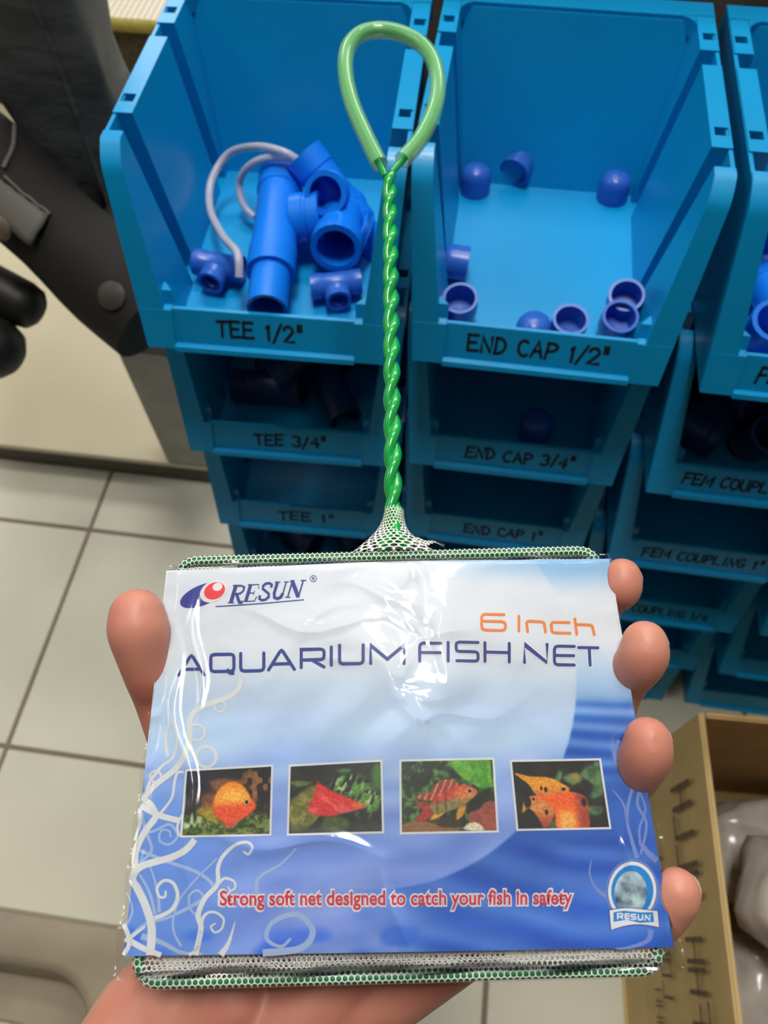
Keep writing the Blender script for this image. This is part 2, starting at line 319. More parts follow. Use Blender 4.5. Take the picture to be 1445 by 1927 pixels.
# hand lettering: strokes in a unit box (x right, y up)
def arc(cx, cy, rx, ry, a0, a1, n=10): return [(cx + rx * math.cos(math.radians(a0 + (a1 - a0) * i / n)), cy + ry * math.sin(math.radians(a0 + (a1 - a0) * i / n))) for i in range(n + 1)]
HW = {'T': [[(0.0, .96), (1.0, 1.0)], [(.5, .97), (.52, 0)]], 'E': [[(.08, 1), (.05, 0)], [(.05, 1), (.95, 1)], [(.08, .52), (.8, .54)], [(.05, 0), (.98, .03)]],
      'N': [[(.02, 0), (.05, 1), (.92, 0), (.95, 1)]], 'D': [[(.1, 0), (.1, 1)], [(.02, 1)] + arc(.2, .5, .75, .5, 80, -80) + [(.02, 0)]],
      'C': [arc(.55, .5, .5, .5, 50, 310)], 'A': [[(0, 0), (.5, 1), (1, 0)], [(.18, .36), (.84, .38)]], 'P': [[(.1, 0), (.12, 1)], [(.05, 1)] + arc(.4, .75, .55, .25, 80, -80) + [(.12, .48)]],
      'F': [[(.08, 1), (.05, 0)], [(.05, 1), (.98, 1)], [(.08, .52), (.8, .54)]], 'M': [[(.02, 0), (.1, 1), (.5, .3), (.9, 1), (1, 0)]], 'O': [arc(.5, .5, .5, .5, 90, 450, 14)],
      'U': [[(.05, 1), (.05, .3)] + arc(.5, .3, .45, .3, 180, 360) + [(.95, 1)]], 'L': [[(.08, 1), (.05, 0), (.95, .02)]], 'I': [[(.5, 1), (.5, 0)]],
      'G': [arc(.55, .5, .5, .5, 50, 320) + [(.95, .45), (.55, .45)]], '1': [[(.3, .8), (.55, 1), (.55, 0)]], '2': [arc(.5, .72, .42, .28, 170, -20) + [(.05, 0), (.98, .02)]],
      '3': [arc(.45, .75, .42, .25, 150, -80) + arc(.45, .27, .48, .27, 80, -150)], '4': [[(.75, 0), (.75, 1), (.05, .35), (1, .35)]], '/': [[(0, -.1), (1, 1.1)]], '"': [[(.25, 1.15), (.25, .75)], [(.75, 1.15), (.75, .75)]]}
WID = {'I': .4, '1': .5, '/': .55, '"': .5, ' ': .5, 'M': 1.1}
def ribbon(m, pts, wdt, fn):
    P = [np.array(q, float) for q in pts]; n = len(P); L = []; R_ = []
    for i in range(n):
        closed = n > 3 and np.allclose(P[0], P[-1], atol=1e-9)
        a = P[i - 1] if i > 0 else (P[-2] if closed else P[0]); b = P[i + 1] if i < n - 1 else (P[1] if closed else P[-1])
        t = b - a; l = np.hypot(*t); t = t / l if l > 0 else np.array([1., 0]); nn = np.array([-t[1], t[0]])
        k = 1.0
        if 0 < i < n - 1:
            d1 = P[i] - P[i - 1]; d1 = d1 / max(np.hypot(*d1), 1e-12); k = min(1.0 / max(abs(float(np.dot(d1, t))), 0.5), 1.8)
        wi = (wdt[i] if hasattr(wdt, '__len__') else wdt) * 0.5 * k
        L.append(P[i] + nn * wi); R_.append(P[i] - nn * wi)
    vs_ = [fn(q) for q in L] + [fn(q) for q in R_]
    m.add(vs_, [(i, i + 1, n + i + 1, n + i) for i in range(n - 1)])
    if not hasattr(wdt, '__len__') and not closed:  # round ends
        for e, q in ((0, P[0]), (n - 1, P[-1])):
            m.add([fn(q + 0.5 * wdt * np.array([math.cos(a), math.sin(a)])) for a in np.linspace(0, 2 * math.pi, 11)[:-1]], [tuple(range(10))])
def layout(text, x0, x1):
    ws = [WID.get(c, .85) for c in text]; tot = sum(ws) + 0.22 * (len(text) - 1); k = (x1 - x0) / tot; out = []; x = x0
    for c, w_ in zip(text, ws): out.append((c, x, w_ * k)); x += (w_ + 0.22) * k
    return out
def write_on_bin(text, x0, x1, parent, hgt=0.0125, zc=-0.1175, drop=0.0, wd=0.0022):
    m = MB(); rr = random.Random(text)
    for c, x, w_ in layout(text, x0, x1):
        if c not in HW: continue
        dy = rr.uniform(-0.0008, 0.0008); sh = rr.uniform(-0.05, 0.12)
        for st in HW[c]:
            def fn(q):
                z = zc + dy - drop * (x - x0) / (x1 - x0) + (q[1] - 0.5 * hgt)
                return (x + q[0] + sh * (q[1] - 0.5 * hgt), -0.172 + 0.37 * z + 0.0012, z + HB)
            pts = [(a * w_ + rr.uniform(-.03, .03) * w_, b * hgt) for a, b in st]
            ribbon(m, pts, wd, fn)
    return m.build('lettering', M_ink, parent, smooth=0, recalc=False)
COLS = {'A': (0.0, 0.0, 0.0275), 'B': (0.2137, 0.0092, -0.0111), 'C': (0.4295, 0.0050, -0.0164), 'D': (0.6460, 0.0040, -0.010)}
TXT = {'A': ['TEE 1/2"', 'TEE 3/4"', 'TEE 1"', None, None, None], 'B': ['END CAP 1/2"', 'END CAP 3/4"', 'END CAP 1"', None, None, None],
       'C': ['FEM COUPLING 1/2"', 'FEM COUPLING 3/4"', 'FEM COUPLING 1"', 'COUPLING 1/4', None, None], 'D': [None] * 6}
SPAN = {'TEE 1/2"': (-.036, .030), 'TEE 3/4"': (-.030, .036), 'TEE 1"': (-.026, .034), 'END CAP 1/2"': (-.052, .052), 'END CAP 3/4"': (-.042, .055), 'END CAP 1"': (-.032, .050),
        'FEM COUPLING 1/2"': (-.056, .064), 'FEM COUPLING 3/4"': (-.064, .064), 'FEM COUPLING 1"': (-.060, .062), 'COUPLING 1/4': (-.030, .058)}
LBL = {'A': ['top bin marked TEE 1/2, holding large blue tees and clear tubing', 'bin marked TEE 3/4, second from the top of the left stack', 'empty bin marked TEE 1, third down in the left stack', 'fourth bin down in the left stack, mostly behind the packet', 'fifth bin down in the left stack, behind the packet', 'bottom bin of the left stack, behind the packet'],
       'B': ['top bin marked END CAP 1/2, holding a few scattered blue caps', 'bin marked END CAP 3/4, second from the top of the middle stack', 'bin marked END CAP 1, third down in the middle stack', 'fourth bin down in the middle stack, behind the packet', 'fifth bin down in the middle stack, behind the packet', 'bottom bin of the middle stack, behind the packet'],
       'C': ['top right bin full of bright blue couplings, its marking starts FE', 'bin marked FEM COUPLING 3/4, second down in the right stack', 'bin marked FEM COUPLING 1, third down in the right stack', 'fourth bin down in the right stack, just above the middle fingertip', 'fifth bin down in the right stack, beside the middle fingertip', 'bottom bin of the right stack, on the tiles above the ring fingertip'],
       'D': ['top bin of the far right stack, outside the picture edge', 'second bin of the far right stack, outside the picture edge', 'third bin down in the far right stack, at the right picture edge', 'fourth bin down in the far right stack, cut by the right picture edge', 'fifth bin down in the far right stack, just above the cardboard box', 'bottom bin of the far right stack, behind the cardboard box corner']}
BIN = {}
for c, (x, y, rz) in COLS.items():
    for l in range(6):
        if c == 'D' and l < 2: continue
        e = empty('stacking_bin', (x + (0.0012 * ((l * 7) % 3 - 1) if l else 0), y, Z0 - l * SP - HB), rz + (0.004 * ((l * 5) % 3 - 1) if l else 0))
        tag(e, 'blue ' + LBL[c][l], 'bin', 'blue stacking bins'); BIN[c, l] = e
        b = bpy.data.objects.new('body', BODY_ME); COL.objects.link(b); b.parent = e
        if TXT[c][l]:
            s0, s1 = SPAN[TXT[c][l]]; write_on_bin(TXT[c][l], s0, s1, e, hgt=0.0118 if l == 0 else 0.0105)
# ------------------------------------------------------------------ pipe fittings
def hollow(m, p0, p1, r, ri, collar=0.0, collen=0.0, both=True, seg=20, inner_from=0.0):
    d = (Vector(p1) - Vector(p0)); L = d.length; F = frame(p0, d)
    pr = [(ri, inner_from * L), (ri, 0.0001)] if False else []
    o = [(r + collar, 0), (r + collar, collen), (r, collen + 0.001), (r, L - collen - 0.001), (r + collar, L - collen), (r + collar, L)] if collar else [(r, 0), (r, L)]
    prof = [(ri, L * 0.02)] + [(ri, 0)] + o + [(ri, L), (ri, L * 0.98)]
    rings = [[F @ Vector((q * math.cos(2 * math.pi * j / seg), q * math.sin(2 * math.pi * j / seg), hh)) for j in range(seg)] for q, hh in prof]
    m.rings(rings, False, False, closed=True)
def tee(label, C_, run, br, D, L, brl, material, pipe=None, group='pipe tees in the bins'):
    C_ = Vector(C_); run = Vector(run).normalized(); br = Vector(br); br = (br - run * br.dot(run)).normalized()
    e = empty('tee_fitting', C_); r = D / 2; tag(e, label, 'pipe fitting', group)
    m = MB(); hollow(m, -run * L / 2, run * L / 2, r * 0.94, r * 0.76, r * 0.06, L * 0.22)
    hollow(m, br * r * 0.80, br * brl, r * 0.94, r * 0.76, r * 0.06, brl * 0.25)
    m.build('body', material, e, smooth=40)
    if pipe:
        for s, ln in pipe:
            m = MB(); hollow(m, run * s * (L / 2 - 0.004), run * s * (L / 2 + ln), r * 0.80, r * 0.66); m.build('pipe_stub', material, e, smooth=40)
    return e
ZA = Z0 - 0.1306
e1 = at(531, 330, ZA + 0.034); e2 = at(510, 512, ZA + 0.028); cc = (e1 + e2) / 2
tee('large bright blue tee with pipe stubs lying front to back in the top left bin', cc, e2 - e1, at(590, 425, ZA + 0.036) - cc, 0.038, (e2 - e1).length * 1.04, 0.038, M_pvc, [(1, 0.035), (-1, 0.012)])
mo = at(612, 364, ZA + 0.058); bd2 = ((CP - mo).normalized() + Vector((-0.15, -0.1, 0.0))).normalized(); b0 = mo - bd2 * 0.036; rn = at(696, 478, ZA + 0.030) - b0; rn = (rn - bd2 * rn.dot(bd2)).normalized()
tee('blue tee with an open round mouth facing up, beside the green handle', b0, rn, bd2, 0.033, 0.070, 0.036, M_pvc, [(1, 0.030)])
mo = at(632, 478, ZA + 0.030); b0 = at(648, 395, ZA + 0.018)
tee('wide blue tee with a dark mouth facing front in the top left bin', (mo + b0) / 2 + Vector((0, 0, 0.004)), mo - b0, (0.3, 0.8, -0.3), 0.040, (mo - b0).length * 0.95, 0.0205, M_pvc)
tee('small blue tee under the loop of clear tubing', at(412, 500, ZA + 0.014), at(368, 488, ZA + 0.014) - at(440, 500, ZA + 0.014), at(424, 560, ZA + 0.014) - at(412, 490, ZA + 0.014), 0.021, 0.040, 0.021, M_cap)
tee('small blue tee half hidden below the wide tee mouth', at(632, 535, ZA + 0.013), at(592, 530, ZA + 0.014) - at(680, 520, ZA + 0.014), at(655, 580, ZA + 0.012) - at(645, 540, ZA + 0.012), 0.020, 0.040, 0.019, M_cap)
tb = [at(u, v, ZA + z) for u, v, z in ((566, 305, .058), (530, 285, .066), (480, 276, .06), (430, 290, .045), (398, 340, .034), (396, 395, .03), (420, 445, .038), (447, 478, .044), (450, 522, .034))]
tu = empty('clear_tubing', at(470, 420, ZA)); tag(tu, 'loop of clear plastic tubing over the tees in the top left bin', 'tubing')
MB().tube([Vector(q) - tu.location for q in catmull(tb, 7)], 0.0032, 12).build('loop', M_tubing, tu, smooth=60)
tb = [at(u, v, ZA + z) for u, v, z in ((560, 300, .056), (510, 296, .058), (470, 312, .048), (450, 345, .03), (458, 385, .018), (478, 408, .012))]
MB().tube([Vector(q) - tu.location for q in catmull(tb, 7)], 0.0032, 12).build('tail', M_tubing, tu, smooth=60)
def cap_mesh(r=0.0134, hgt=0.024, ri=0.0112):
    pr = [(0.0, hgt * 0.72), (ri * 0.9, hgt * 0.7), (ri, hgt * 0.62), (ri, 0.0), (r, 0.0), (r, hgt * 0.55), (r * 0.96, hgt * 0.7), (r * 0.82, hgt * 0.86), (r * 0.5, hgt * 0.97), (0.0, hgt)]
    return MB().lathe(pr, Matrix.Identity(4), 28)
co = cap_mesh().build('end_cap', M_cap, smooth=50); CAPME = co.data; bpy.data.objects.remove(co)
CAPS = [((895, 338), (0, 0.02, 1), 0.0, 'dome-up blue end cap in the back left corner of the cap bin', 1), ((966, 330), (0.35, 0.9, 0.12), 0.0134, 'blue end cap lying on its side at the back wall of the cap bin', 1),
        ((1156, 352), (0, 0, 1), 0.0, 'dome-up blue end cap in the back right corner of the cap bin', 1), ((880, 502), (-1, 0.05, 0.05), 0.0134, 'blue end cap lying on its side along the left wall of the cap bin', 1),
        ((863, 588), (0.05, 0.25, -1), 0.026, 'upturned blue end cap at the front left corner of the cap bin', 1), ((1003, 622), (0, 0, 1), 0.0, 'dome-up blue end cap just behind the END CAP lettering', 1),
        ((1067, 626), (0, 0.2, -1), 0.025, 'upturned blue end cap behind the middle of the marked lip', 1), ((1168, 586), (0.1, 0.35, -1), 0.028, 'upturned blue end cap, rear of the front right pair', 1),
        ((1158, 622), (0, 0.3, -1), 0.026, 'upturned blue end cap, front of the front right pair', 1)]
for (u, v), ax, dz, lb, sc in CAPS:
    o = bpy.data.objects.new('end_cap', CAPME); COL.objects.link(o); o.matrix_world = frame(at(u, v, ZA + 0.011) * 1 + Vector((0, 0, dz - 0.011)), ax); tag(o, lb, 'pipe fitting', 'end caps in the cap bin')
o = bpy.data.objects.new('end_cap', CAPME); COL.objects.link(o); o.matrix_world = frame(at(1008, 806, Z0 - SP - 0.1306 + 0.01) - Vector((0, 0, 0.01)), (0, 0, 1)) @ Matrix.Scale(1.15, 4); tag(o, 'single blue end cap in the END CAP 3/4 bin', 'pipe fitting')
# couplings
def coupling_mesh(r, L):
    m = MB(); hollow(m, (0, 0, -L / 2), (0, 0, L / 2), r * 0.93, r * 0.78, r * 0.07, L * 0.2); return m
q = coupling_mesh(0.0165, 0.036).build('pipe_coupling', M_pvc, smooth=40); CPME = q.data; bpy.data.objects.remove(q)
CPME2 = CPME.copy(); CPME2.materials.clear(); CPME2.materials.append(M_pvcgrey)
def pile(binkey, n, me, scale, label, group, seed, name='pipe_coupling', x=(-0.050, 0.050), y=(-0.178, -0.04), zmax=0.05):
    rr = random.Random(seed); e = BIN[binkey]; Mb = Matrix.Translation(e.location) @ Matrix.Rotation(e.rotation_euler.z, 4, 'Z'); placed = []
    for k in range(n):
        best = None
        for _ in range(80):
            X = rr.uniform(*x); Y = rr.uniform(*y); r = 0.021 * scale; Zb = 0.0087 + 0.0165 * scale
            lay = 0 if k < n * 0.6 else 1; Zc = Zb + lay * 0.03 * scale
            dmin = min([math.dist((X, Y, Zc), q) for q in placed] or [9])
            if best is None or dmin > best[0]: best = (dmin, X, Y, Zc)
        _, X, Y, Zc = best; placed.append((X, Y, Zc)); a = rr.uniform(0, math.pi)
        ax = (math.cos(a), math.sin(a), rr.uniform(-.25, .25)) if rr.random() < 0.75 else (0.2 * math.cos(a), -0.35, 1)
        o = bpy.data.objects.new(name, me); COL.objects.link(o); o.matrix_world = Mb @ frame((X, Y, Zc), ax) @ Matrix.Scale(scale, 4); tag(o, label, 'pipe fitting', group)
pile(('C', 0), 16, CPME, 1.0, 'bright blue pipe coupling heaped in the top right bin', 'couplings in the top right bin', 3)
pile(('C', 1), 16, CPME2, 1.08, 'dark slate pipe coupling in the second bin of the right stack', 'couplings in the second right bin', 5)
tm = MB(); hollow(tm, (-0.034, 0, 0), (0.034, 0, 0), 0.0155, 0.0125, 0.001, 0.014); hollow(tm, (0, 0.012, 0), (0, 0.034, 0), 0.0155, 0.0125, 0.001, 0.010)
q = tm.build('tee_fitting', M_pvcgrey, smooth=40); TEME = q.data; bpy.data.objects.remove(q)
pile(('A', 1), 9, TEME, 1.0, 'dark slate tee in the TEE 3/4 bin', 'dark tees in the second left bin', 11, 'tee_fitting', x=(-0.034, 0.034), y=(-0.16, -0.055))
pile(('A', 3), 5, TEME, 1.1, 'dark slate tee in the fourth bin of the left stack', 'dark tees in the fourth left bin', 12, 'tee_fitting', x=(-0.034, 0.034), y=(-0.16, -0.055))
# ------------------------------------------------------------------ cardboard box with bagged goods
bx = empty('cardboard_box', (0.444, -0.343, 0.0), math.radians(2.5)); tag(bx, 'open brown cardboard box with dark printed side, lower right', 'cardboard box')
BH = 0.35; BWX = 0.42; BL = 0.55; th = 0.006
MB().box(0, th, -BL, 0, 0.0, BH).build('side_panel', M_card, bx, bevel=0.002)
MB().box(BWX - th, BWX, -BL, 0, 0.0, BH).build('side_panel', M_card, bx, bevel=0.002)
MB().box(th, BWX - th, -th, 0, 0.0, BH).build('end_panel', M_cardin, bx, bevel=0.002)
MB().box(th, BWX - th, -BL, -BL + th, 0.0, BH).build('end_panel', M_cardin, bx, bevel=0.002)
MB().box(0, BWX, -BL, 0, 0.0, 0.006).build('bottom_panel', M_card, bx)
fp = MB(); Mf = Matrix.Translation((0, 0, BH)) @ Matrix.Rotation(math.radians(-5), 4, 'Y')
fp.box(-0.004, 0.010, -BL, -0.004, -0.10, 0.004).build('folded_flap', M_card, bx, bevel=0.002)
def boxword(y0, y1, z0, z1, seed, n):           # blocky print read along the side, letters standing toward the rim
    rr = random.Random(seed); ink = MB()
    for k in range(n):
        ya = y0 + (y1 - y0) * k / n; yb = ya + (y1 - y0) / n * 0.72; zm = (z0 + z1) / 2
        sh = rr.choice([[(0, 0, 1, 0), (0, 0, 0, 1), (0, 1, 1, 1)], [(0, 0, 0, 1), (1, 0, 1, 1), (0, .5, 1, .5)], [(0, 0, 1, 0), (1, 0, 1, 1), (0, 1, 1, 1), (0, 0, 0, 1)], [(0, 0, 0, 1), (0, 1, 1, 1), (0, .5, .8, .5)], [(0, 0, 0, 1), (0, 0, 1, 0)]])
        for a, b, c, d in sh:
            P = [(ya + (yb - ya) * a, z0 + (z1 - z0) * b), (ya + (yb - ya) * c, z0 + (z1 - z0) * d)]
            ribbon(ink, P, (z1 - z0) * 0.10, lambda q: (-0.0045, q[0], q[1]))
    ink.build('lettering', M_boxink, bx, smooth=0, recalc=False)
boxword(-0.17, -0.055, 0.255, 0.31, 3, 4); boxword(-0.26, -0.12, 0.17, 0.20, 5, 7); boxword(-0.33, -0.20, 0.255, 0.30, 8, 5); boxword(-0.34, -0.25, 0.14, 0.16, 9, 6)
boxm = MB().add([(-0.0046, -0.37, 0.22), (-0.0046, -0.30, 0.22), (-0.0046, -0.30, 0.275), (-0.0046, -0.37, 0.275)], [(0, 1, 2, 3)])
boxm.build('printed_block', M_boxink, bx, smooth=0, recalc=False)
def wrapbag(i, loc, sx, sy, sz, rz, lb):
    m = MB(); rr = random.Random(i); n = 18; k = 26; ph = [rr.uniform(0, 6) for _ in range(6)]
    rings = []
    for a in range(n + 1):
        t = math.pi * a / n; ring = []
        for b in range(k):
            u = 2 * math.pi * b / k
            q = 1 + 0.05 * math.sin(3 * u + ph[0] + 2 * t) + 0.04 * math.sin(7 * u + ph[1] - 3 * t) + 0.03 * math.sin(9 * t + ph[2] + u)
            ss = math.sin(t) ** 0.5 if t > 0 else 0
            ring.append((sx * ss * math.copysign(abs(math.cos(u)) ** 0.6, math.cos(u)) * q, sy * ss * math.copysign(abs(math.sin(u)) ** 0.6, math.sin(u)) * q, sz * math.copysign(abs(math.cos(t)) ** 0.7, math.cos(t)) * q))
        rings.append(ring)
    o = m.rings(rings).build('plastic_bag', M_bagstuff, smooth=70); o.location = loc; o.rotation_euler = (0.1 * rr.uniform(-1, 1), 0.1, rz); tag(o, lb, 'plastic bag', 'bagged goods in the box'); return o
wrapbag(1, (0.64, -0.43, 0.078), 0.13, 0.064, 0.062, 0.12, 'crumpled clear plastic bag nearest the back wall of the box')
wrapbag(2, (0.645, -0.585, 0.078), 0.13, 0.064, 0.062, 0.0, 'crumpled clear plastic bag in the middle of the box')
wrapbag(3, (0.65, -0.74, 0.078), 0.13, 0.064, 0.062, -0.05, 'crumpled clear plastic bag nearest the camera in the box')
wrapbag(4, (0.65, -0.505, 0.203), 0.12, 0.072, 0.05, -0.2, 'loose clear plastic bag lying on top of the others, farther one')
wrapbag(5, (0.645, -0.675, 0.203), 0.12, 0.072, 0.05, 0.3, 'loose clear plastic bag lying on top of the others, nearer one')
#==PACKET==
# ------------------------------------------------------------------ the packet: its own frame (u right, v down the card, n up), metres
def campt(px, py, d): return Vector(((px - 722.5) / FPX * d, -(py - 963.5) / FPX * d, -d))
Tc = campt(730, 1061, 0.2613); Bc = campt(750, 1791, 0.2101)
vv = (Bc - Tc).normalized(); uu = campt(1148, 1050, 0.2613) - campt(312, 1072, 0.2613); uu = (uu - vv * uu.dot(vv)).normalized(); nn_ = vv.cross(uu); nn_ = -nn_ if nn_.z < 0 else nn_
PT = CP + CM @ Tc; PU = CM @ uu; PV = CM @ vv; PN = CM @ nn_
def uv(px, py, n=0.0):
    r = ray(px, py); o = PT + PN * n; t = (o - CP).dot(PN) / r.dot(PN); q = CP + r * t - PT
    return (q.dot(PU), q.dot(PV))
def loc(u, v, n): return PT + PU * u + PV * v + PN * n
def loca(U, V, N): return np.array(PT)[None] + U[:, None] * np.array(PU) + V[:, None] * np.array(PV) + N[:, None] * np.array(PN)
def pxof(U, V):                                  # where a card point lies in the traced artwork
    P = loca(U, V, np.zeros_like(U)) - np.array(CP); C_ = P @ np.array(CM)
    return 722.5 + FPX * C_[:, 0] / -C_[:, 2], 963.5 - FPX * C_[:, 1] / -C_[:, 2]
CW, CH = 0.0775, 0.1175
def hump(U, V):                                  # gentle bow of the packet over the net
    return 0.0028 * np.exp(-((U - 0.004) / 0.045) ** 2 - ((V - 0.035) / 0.05) ** 2) + 0.0012 * np.cos(U * 45) * np.exp(-((V - 0.06) / 0.06) ** 2) - 0.0004 * (np.abs(U) / 0.0775) ** 4
def hump1(u, v): return float(hump(np.array([u]), np.array([v]))[0])
def oncard(lift):
    def fn(q): u, v = uv(q[0], q[1]); return loc(u, v, hump1(u, v) + lift)
    return fn
def vmat(name, rough=0.45, spec=0.4):
    m = bpy.data.materials.new(name); m.use_nodes = True; nt = m.node_tree; b = nt.nodes['Principled BSDF']; a = nt.nodes.new('ShaderNodeVertexColor'); a.layer_name = 'print'
    nt.links.new(a.outputs[0], b.inputs['Base Color']); b.inputs['Roughness'].default_value = rough; b.inputs['Specular IOR Level'].default_value = spec; return m
M_print = vmat('printed_card_stock')
def gridmesh(name, P, nx, ny, colors, material, parent, smooth=180):
    idx = np.arange(nx * ny).reshape(ny, nx); F = np.stack([idx[:-1, :-1], idx[1:, :-1], idx[1:, 1:], idx[:-1, 1:]], -1).reshape(-1, 4)
    me = bpy.data.meshes.new(name); me.vertices.add(nx * ny); me.vertices.foreach_set('co', P.astype(np.float32).ravel())
    me.loops.add(F.size); me.loops.foreach_set('vertex_index', F.astype(np.int32).ravel()); me.polygons.add(len(F)); me.polygons.foreach_set('loop_start', np.arange(0, F.size, 4, dtype=np.int32))
    me.update(); me.validate()
    if colors is not None:
        a = me.color_attributes.new('print', 'FLOAT_COLOR', 'POINT'); c4 = np.ones((nx * ny, 4), np.float32); c4[:, :3] = lin(colors) * 0.86; a.data.foreach_set('color', c4.ravel())
    return link(name, me, material, parent, smooth)
def stops(t, S):
    xs = [s[0] for s in S]; return np.stack([np.interp(t, xs, [s[1][k] for s in S]) for k in range(3)], -1)
def vnoise(x, y, seed=0):
    r = np.random.default_rng(seed).random((64, 64)); xi_ = np.floor(x).astype(int); yi_ = np.floor(y).astype(int); fx = x - xi_; fy = y - yi_; fx = fx * fx * (3 - 2 * fx); fy = fy * fy * (3 - 2 * fy)
    g = lambda i, j: r[i % 64, j % 64]
    return (g(yi_, xi_) * (1 - fx) + g(yi_, xi_ + 1) * fx) * (1 - fy) + (g(yi_ + 1, xi_) * (1 - fx) + g(yi_ + 1, xi_ + 1) * fx) * fy
def sm(a, b, x): t = np.clip((x - a) / (b - a), 0, 1); return t * t * (3 - 2 * t)
def mix(a, b, t): t = t[:, None] if np.ndim(t) == 1 else t; return a * (1 - t) + np.asarray(b, float) * t
# ---- printed card
card = empty('printed_card', loc(0, 0.0585, 0)); tag(card, 'blue and white printed card reading RESUN 6 Inch AQUARIUM FISH NET', 'card')
def P_(o): o.parent = card; o.matrix_parent_inverse = Matrix.Translation(-card.location); return o
nx, ny = 420, 330
CQ = np.array([uv(312, 1072), uv(1148, 1050), uv(1270, 1783), uv(230, 1800)]); s0_, t0_ = np.meshgrid(np.linspace(0, 1, nx), np.linspace(0, 1, ny)); s0_ = s0_.ravel(); t0_ = t0_.ravel()
UVc = CQ[0][None] * ((1 - s0_) * (1 - t0_))[:, None] + CQ[1][None] * (s0_ * (1 - t0_))[:, None] + CQ[2][None] * (s0_ * t0_)[:, None] + CQ[3][None] * ((1 - s0_) * t0_)[:, None]; U = UVc[:, 0].copy(); V = UVc[:, 1].copy()
X, Y = pxof(U, V)
right = stops(Y, [(1045, (140, 190, 230)), (1085, (190, 214, 236)), (1125, (228, 231, 238)), (1205, (226, 230, 238)), (1250, (196, 216, 238)), (1305, (158, 192, 230)), (1325, (96, 150, 222)), (1400, (44, 116, 206)), (1520, (30, 96, 190)), (1640, (34, 98, 196)), (1720, (52, 118, 216)), (1800, (36, 102, 206))])
wv = np.sin((Y + 0.00022 * (X - 1250) ** 2 + 14 * vnoise(X / 160, Y / 60, 3)) / 5.2); lo = sm(1310, 1330, Y) * (1 - sm(1440, 1480, Y))
R2 = np.sqrt(((X - 1240) * 0.62) ** 2 + (Y - 1330) ** 2); wv2 = np.sin((R2 + 26 * vnoise(X / 120, Y / 50, 5)) / 11.0); lo2 = sm(1560, 1610, Y)
right = right + (wv * lo * 30)[:, None] * np.array([1.5, 1.0, 0.55]) + (wv2 * lo2 * 15)[:, None] * np.array([1.7, 1.1, 0.5]) + ((vnoise(X / 90, Y / 22, 9) - .5) * 18 * sm(1300, 1350, Y))[:, None]
left = stops(Y, [(1045, (224, 229, 238)), (1240, (224, 230, 238)), (1300, (196, 214, 234)), (1380, (176, 200, 230)), (1450, (150, 176, 222)), (1560, (116, 146, 210)), (1660, (120, 148, 212)), (1740, (122, 148, 214)), (1800, (122, 150, 214))])
left = left + ((vnoise(X / 70 + Y / 90, Y / 26, 13) - .5) * 26 * sm(1330, 1450, Y))[:, None] * np.array([1.3, 1, .6]) + (np.sin((X * 0.35 + Y) / 17) * 5 * sm(1360, 1420, Y))[:, None]
ed = sm(520, 300, X) * sm(1430, 1560, Y); left = mix(left, (84, 132, 206), ed * 0.75); bt = sm(1690, 1790, Y) * sm(0.45, 0.75, vnoise(X / 75, Y / 40, 21)); left = mix(left, (38, 98, 206), bt * 0.9)
disc = sm(388, 382, np.hypot(X - 700, Y - 1290)); lowl = sm(640, 560, X) * sm(1560, 1640, Y) ; inside = np.maximum(sm(780, 640, X), disc); inside = np.maximum(inside, np.maximum(lowl, sm(860, 700, X) * sm(1600, 1700, Y) * 0.8))
left = left * (1 + 0.10 * sm(1290, 1400, Y))[:, None]; colr = mix(right, np.zeros(3), np.zeros(len(U))) * (1 - inside[:, None]) + left * inside[:, None]
top_r = sm(760, 1000, X) * sm(1110, 1050, Y); colr = mix(colr, (140, 190, 230), top_r * 0.8)
colr = np.clip(colr, 0, 245)
P_(gridmesh('backing', loca(U, V, hump(U, V)), nx, ny, colr, M_print, None))
def flat(c, name, rough=0.45): return mat(name, tuple(255 * (0.86 ** (1 / 2.2)) * x / 255 for x in c), rough, spec=0.4)
M_navy = flat((44, 62, 140), 'navy_print'); M_orange = flat((240, 132, 50), 'orange_print'); M_red = flat((214, 48, 72), 'red_print'); M_white = flat((236, 236, 238), 'white_print'); M_logoblue = flat((44, 54, 150), 'logo_blue'); M_logored = flat((238, 62, 70), 'logo_red'); M_cyan = flat((0, 134, 214), 'cyan_print'); M_vine = flat((226, 228, 226), 'vine_white'); M_vine2 = flat((168, 190, 226), 'vine_pale'); M_vine3 = flat((120, 146, 214), 'vine_lilac'); M_globe = mat('globe_print', (38, 64, 96), 0.45, (176, 200, 206), 260)
EMB = [None]
def part(m, name, mt, lift_ok=True):
    o = m.build(name, mt, None, smooth=0, recalc=False)
    if EMB[0]: o.parent = EMB[0]; return o
    return P_(o)
